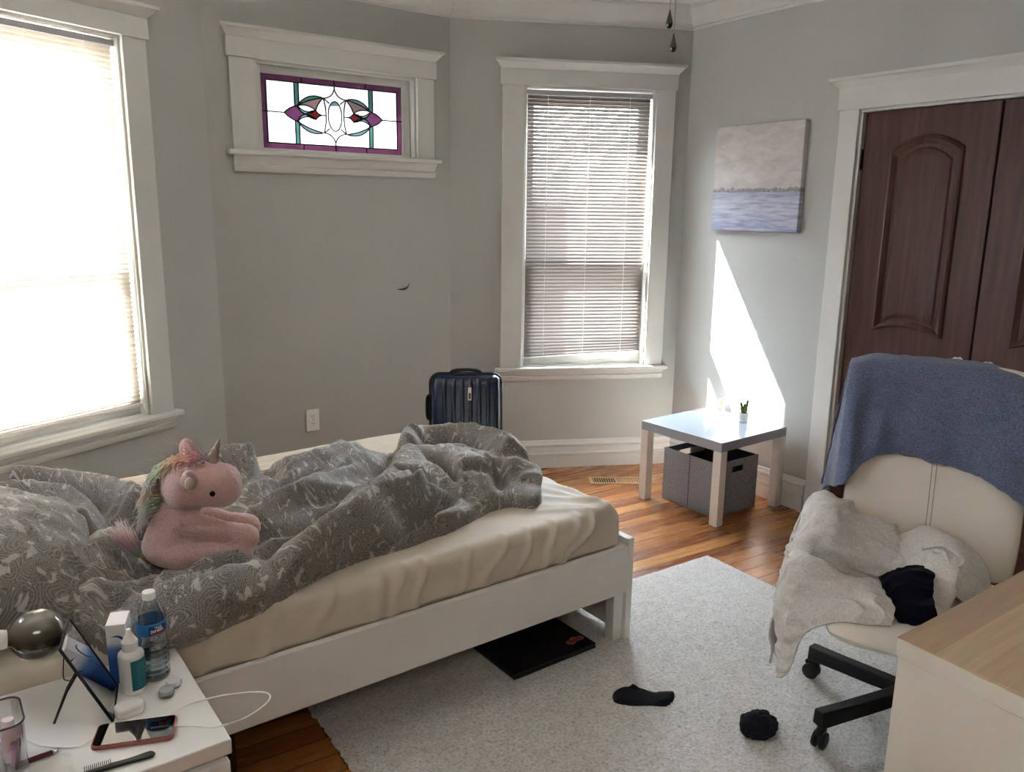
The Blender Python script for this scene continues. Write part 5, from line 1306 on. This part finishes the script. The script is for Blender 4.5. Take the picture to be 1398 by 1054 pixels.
# seascape canvas
pt = empty('canvas_painting', (*C3, 0), AR); tag(pt, 'unframed seascape canvas with pale sky and lavender water beside the closet door', 'painting')
def sea():
    k = NT('seascape_paint'); co = k.coord('Object'); sp = k.n('SeparateXYZ'); k.l(co, 0, sp, 0)
    n1 = k.noise(k.coord('Object', scale=(2.2, 1, 5)), 3.2, 5, .6, .6); n2 = k.noise(k.coord('Object', scale=(2.5, 1, 22)), 3, 4, .6)
    sky_ = k.ramp(n1, 0, [(.3, lin('aaa39f')), (.5, lin('bdb7b3')), (.7, lin('c9c5c2'))])
    wat = k.ramp(n2, 0, [(.3, lin('878da6')), (.43, lin('9da2b8')), (.56, lin('b4b6c3')), (.72, lin('c6c6cc'))])
    wz = k.ramp(sp, 2, [(1.49, (.82, .83, .93, 1)), (1.6, (1, 1, 1, 1)), (1.69, (.84, .83, .88, 1))])
    # ramps only read 0..1, so bring the canvas height into range first
    mr = k.n('MapRange'); mr.inputs['From Min'].default_value = 1.484; mr.inputs['From Max'].default_value = 2.05; k.l(sp, 2, mr, 0)
    for l_ in list(k.t.links):
        if l_.to_node == wz: k.t.links.remove(l_)
    k.l(mr, 0, wz, 'Fac')
    for e_, p in zip(wz.color_ramp.elements, (.02, .2, .38)): e_.position = p
    wm = k.mix((wat, 0), (wz, 0), 1, 'MULTIPLY')
    hz = k.ramp(mr, 0, [(.372, (0, 0, 0, 1)), (.376, (1, 1, 1, 1))]); base = k.mix((wm, 2), (sky_, 0), (hz, 0))
    # skyline band, ragged upper edge
    nz = k.noise(k.coord('Object', scale=(1, 1, 0)), 26, 4, .8); ma = k.n('MapRange'); k.l(nz, 0, ma, 0); ma.inputs['From Min'].default_value = .3; ma.inputs['From Max'].default_value = .75; ma.inputs['To Min'].default_value = .378; ma.inputs['To Max'].default_value = .432
    lt = k.n('Math', operation='LESS_THAN'); k.l(mr, 0, lt, 0); k.l(ma, 0, lt, 1); gt = k.n('Math', operation='GREATER_THAN'); k.l(mr, 0, gt, 0); gt.inputs[1].default_value = .368
    an = k.n('Math', operation='MULTIPLY'); k.l(lt, 0, an, 0); k.l(gt, 0, an, 1)
    nd = k.noise(k.coord('Object', scale=(1, 1, 1.6)), 60, 3, .7); tc_ = k.ramp(nd, 0, [(.4, lin('5d5964')), (.55, lin('7d7978')), (.68, lin('bdb3a6'))])
    a2 = k.n('Math', operation='MULTIPLY'); k.l(an, 0, a2, 0); a2.inputs[1].default_value = .8
    fin = k.mix((base, 2), (tc_, 0), (a2, 0)); k.l(fin, 2, k.b, 'Base Color'); k.set(Roughness=.6); k.bump(n1, 0, .15, .004); return k.m
MB().box((.263, -.036, 1.484), (.86, -.002, 2.05)).build('canvas', sea(), pt, bevel=.003)

# ------------------------------------------------------------------ small plants on the side table
M_pot = mat('white_glazed_pot', 'ecebe8', .25); M_soil = mat('dark_soil', '3a2c20', .95, var=.3, vs=80); M_cact = mat('cactus_green', '5c7a3e', .6, var=.25, vs=30, bump=.3, bs=90); M_pale = mat('pale_cactus', 'a89f74', .75, var=.25, vs=60)
def pot(name, x, y, label, kind):
    r_ = empty(name, (x, y, .4505), 0); tag(r_, label, 'potted cactus')
    MB().lathe([(0, 0), (.022, 0), (.024, .002), (.029, .05), (.030, .052), (.027, .052), (.0255, .044), (0, .044)], 32).build('pot', M_pot, r_, smooth=True)
    MB().lathe([(0, .0442), (.0255, .0445), (.02, .047), (0, .048)], 24).build('soil', M_soil, r_, smooth='all')
    if kind == 0:
        MB().ell((0, 0, .062), (.016, .016, .02), 24, 16).build('cactus', M_pale, r_, smooth='all'); MB().ell((.003, -.002, .086), (.0085, .0085, .009), 18, 12).build('cactus_top', M_pale, r_, smooth='all')
    else:
        for c, r3, rot in (((-.011, .002, .07), (.010, .006, .024), (0, -12, 0)), ((.009, -.004, .068), (.011, .006, .022), (0, 8, 20)), ((.012, .006, .085), (.009, .006, .026), (0, 14, -10)), ((-.004, -.006, .062), (.011, .006, .018), (0, 2, 30)), ((.016, .004, .108), (.008, .005, .016), (0, 8, 0)), ((-.018, .003, .096), (.007, .005, .013), (0, -18, 0)), ((.003, .006, .075), (.009, .006, .026), (0, -2, 0))):
            T_ = Euler(tuple(R(a) for a in rot)).to_matrix().to_4x4(); MB().ell(c, r3, 18, 12, M=T_).build('cactus_pad', M_cact, r_, smooth='all')
pot('potted_cactus', 1.192, 4.541, 'short round cactus in a small white pot, the left one on the side table', 0)
pot('potted_cactus', 1.284, 4.378, 'taller green paddle cactus in a small white pot, the right one on the side table', 1)

# floor register
fr_ = empty('floor_register', (.632, 4.662, 0), R(2.5)); tag(fr_, 'tan slotted metal floor register by the baseboard under the window', 'floor register')
M_tan = mat('tan_metal', 'd4ae80', .45, metal=.1, var=.05)
o_ = MB(); ww, hh = .165, .062
for lo_, hi_ in (((-ww, -hh, 0), (ww, -hh+.02, .005)), ((-ww, hh-.02, 0), (ww, hh, .005)), ((-ww, -hh, 0), (-ww+.025, hh, .005)), ((ww-.025, -hh, 0), (ww, hh, .005)), ((-.008, -hh, 0), (.008, hh, .005))): o_.box(lo_, hi_)
o_.build('grille_frame', M_tan, fr_, bevel=.0015)
MB().box((-ww+.02, -hh+.018, .0006), (ww-.02, hh-.018, .001)).build('duct_shade', mat('duct_shade_black', '070606', .9), fr_)  # flat black sheet standing in for the shade down the duct
for sx in (-1, 1):
    o_ = MB()
    for i in range(9): x = sx*.008+sx*(i+.75)*.0142; o_.box((x-(.0022 if sx < 0 else .0048), -hh+.019, .001), (x+(.0022 if sx < 0 else .0048), hh-.019, .0022))
    o_.build('louvre_bank', M_tan, fr_)

# laptop under the bed, socks, bag
lt_ = bed_empty('laptop', -.315, .125, .0145); tag(lt_, 'closed black laptop with an orange-pink sticker lying under the bed edge', 'laptop')
MB().box((-.187, -.127, 0), (.187, .127, .011)).build('base', M_black, lt_, bevel=.004)
lid = MB().box((-.187, -.127, .0118), (.187, .127, .021)).build('lid', mat('matt_black_lid', '0a0b10', .45, var=.05), lt_, bevel=.004)
M_st = mat('coral_sticker', 'b56a62', .5, var=.3, vs=60); o_ = MB()
for cx_, cy_, r_ in ((.112, -.072, .016), (.135, -.062, .017), (.158, -.066, .014)): o_.prism([(cx_+r_*1.2*math.cos(a), cy_+r_*math.sin(a)) for a in np.linspace(0, 6.283, 21)[:-1]], .0211+cx_*.0005, .0213+cx_*.0005)
o_.build('sticker', M_st, lid)
o_ = MB()
for i in range(5): o_.tube([(.105+i*.012, -.078, .0217), (.110+i*.012, -.060, .0217), (.115+i*.012, -.076, .0217)], .0012, 5)
o_.build('sticker_scribble', mat('dark_scribble', '4a2730', .5), lid)
M_sock = mat('navy_sock_knit', '0c101c', .95, var=.25, vs=120, bump=.4, bs=200)
def puff(name, outline, hgt, rad, h, m, seed, crease):
    """soft flat thing with a given outline: a lattice clipped to it, domed towards the middle"""
    poly = spline(np.array(outline+outline[:1]), 120); lo, hi = poly.min(0)-.006, poly.max(0)+.006
    X, Y = np.meshgrid(np.arange(lo[0], hi[0], h), np.arange(lo[1], hi[1], h), indexing='ij'); P = np.stack([X.ravel(), Y.ravel()], 1)
    D, _, _ = poly_dist(P, poly); ins = inside(P, poly); sd_ = np.where(ins, D, -D)
    gx = np.gradient(sd_.reshape(X.shape), h, axis=0).ravel(); gy = np.gradient(sd_.reshape(X.shape), h, axis=1).ravel(); gn = np.maximum(np.hypot(gx, gy), 1e-6)
    q = np.clip(sd_/rad, 0, 1); H = hgt*np.clip(1-(1-q)**2, 0, 1)**.5
    P3 = np.c_[P, 0*P[:, :1]]; H = H*(1+.25*fbm(P3, 22, seed, 2))+crease*np.clip(1-3*np.abs(fbm(P3*[1, 1.8, 1], 20, seed+2, 2)), -1, 1)*q
    o_ = sd_ <= 0; Q = np.c_[P, H+.0008]; Q[o_, 0] += (gx/gn*-sd_)[o_]; Q[o_, 1] += (gy/gn*-sd_)[o_]; Q[o_, 2] = 0
    keep = sd_ > -h*1.1; idx = -np.ones(len(P), int); idx[keep] = np.arange(keep.sum()); I = idx.reshape(X.shape)
    a, b, c, d = I[:-1, :-1].ravel(), I[1:, :-1].ravel(), I[1:, 1:].ravel(), I[:-1, 1:].ravel(); ok = (a >= 0) & (b >= 0) & (c >= 0) & (d >= 0)
    g = MB(); g.v = [tuple(x) for x in Q[keep]]; g.f = [list(x) for x in np.stack([a, b, c, d], 1)[ok]]; g.mi = [0]*len(g.f)
    return g.build(name, m, smooth='all', normals=False)
s1 = puff('sock', [(-0.1025, -0.0178), (-0.0985, 0.0027), (-0.0739, 0.0231), (-0.0463, 0.0329), (-0.0282, 0.049), (-0.0164, 0.0382), (0.0092, 0.0159), (0.0389, 0.0049), (0.0604, 0.0081), (0.1028, 0.0108), (0.1032, -0.0088), (0.088, -0.0399), (0.0642, -0.0577), (0.0136, -0.0545), (-0.0381, -0.0573), (-0.0731, -0.0512), (-0.0973, -0.0396)], .021, .022, .0035, M_sock, 5, .004)
s1.location = (.448, 2.43, .0125); tag(s1, 'dark navy ankle sock lying flat on the rug in front of the bed', 'sock')
s2 = crumple('sock', (0, 0, 0), (.056, .047, .04), 13, .26, M_sock, base=-.026); s2.location = (.775, 2.243, .039); s2.rotation_euler = (0, 0, R(20)); tag(s2, 'balled-up dark navy sock on the rug near the chair caster', 'sock')
s3 = bed_empty('storage_bag', -1.52, .14, .0); tag(s3, 'black storage bag under the bed beside the nightstand', 'bag')
MB().box((-.1, -.09, 0), (.1, .26, .16)).build('bag_body', M_black, s3, bevel=.025, seg=4)
MB().tube(spline([(.1, .02, .13), (.115, .03, .15), (.115, .12, .15), (.1, .13, .13)], 16), .006, 8).build('strap', M_black, s3, smooth='all')

# ceiling fan whose pull chains hang into view
fx, fy = .45, 2.5
cf_ = empty('ceiling_fan', (fx, fy, ZC), 0); tag(cf_, 'ceiling fan with two pull chains ending in metal teardrops', 'ceiling fan')
MB().lathe([(0, 0), (.07, 0), (.065, -.04), (.02, -.06), (.014, -.06), (.014, -.12), (.05, -.13), (.115, -.16), (.12, -.23), (.09, -.27), (.05, -.29), (0, -.29)], 36).build('motor_housing', M_nickel, cf_, smooth=True)
for k in range(5):
    M = Matrix.Rotation(R(72*k-100), 4, 'Z'); MB().box((.16, -.06, -.006), (.6, .06, 0), M=M @ TR((0, 0, -.215), (R(10), 0, 0))).box((.1, -.018, -.215), (.2, .018, -.208), M=M).build('blade', M_whitefoil, cf_, bevel=.004)
for dx, dy, zl, fat in ((-.014, 0, 2.116, 1.0), (.004, .02, 2.056, .9)):
    c = MB(); z0 = zl-ZC
    c.tube([(dx, dy, -.28), (dx, dy, z0+.028)], .0015, 6)
    c = c.build('pull_chain', M_nickel, cf_)
    MB().lathe([(0, .034), (.0015, .032), (.004, .02), (.0085, .004), (.0098, -.005), (.0085, -.012), (.0045, -.017), (0, -.018)], 20, M=TR((dx, dy, z0))).build('pull_drop', mat('dark_nickel', '5f5c56', .2, metal=1), c, smooth='all')
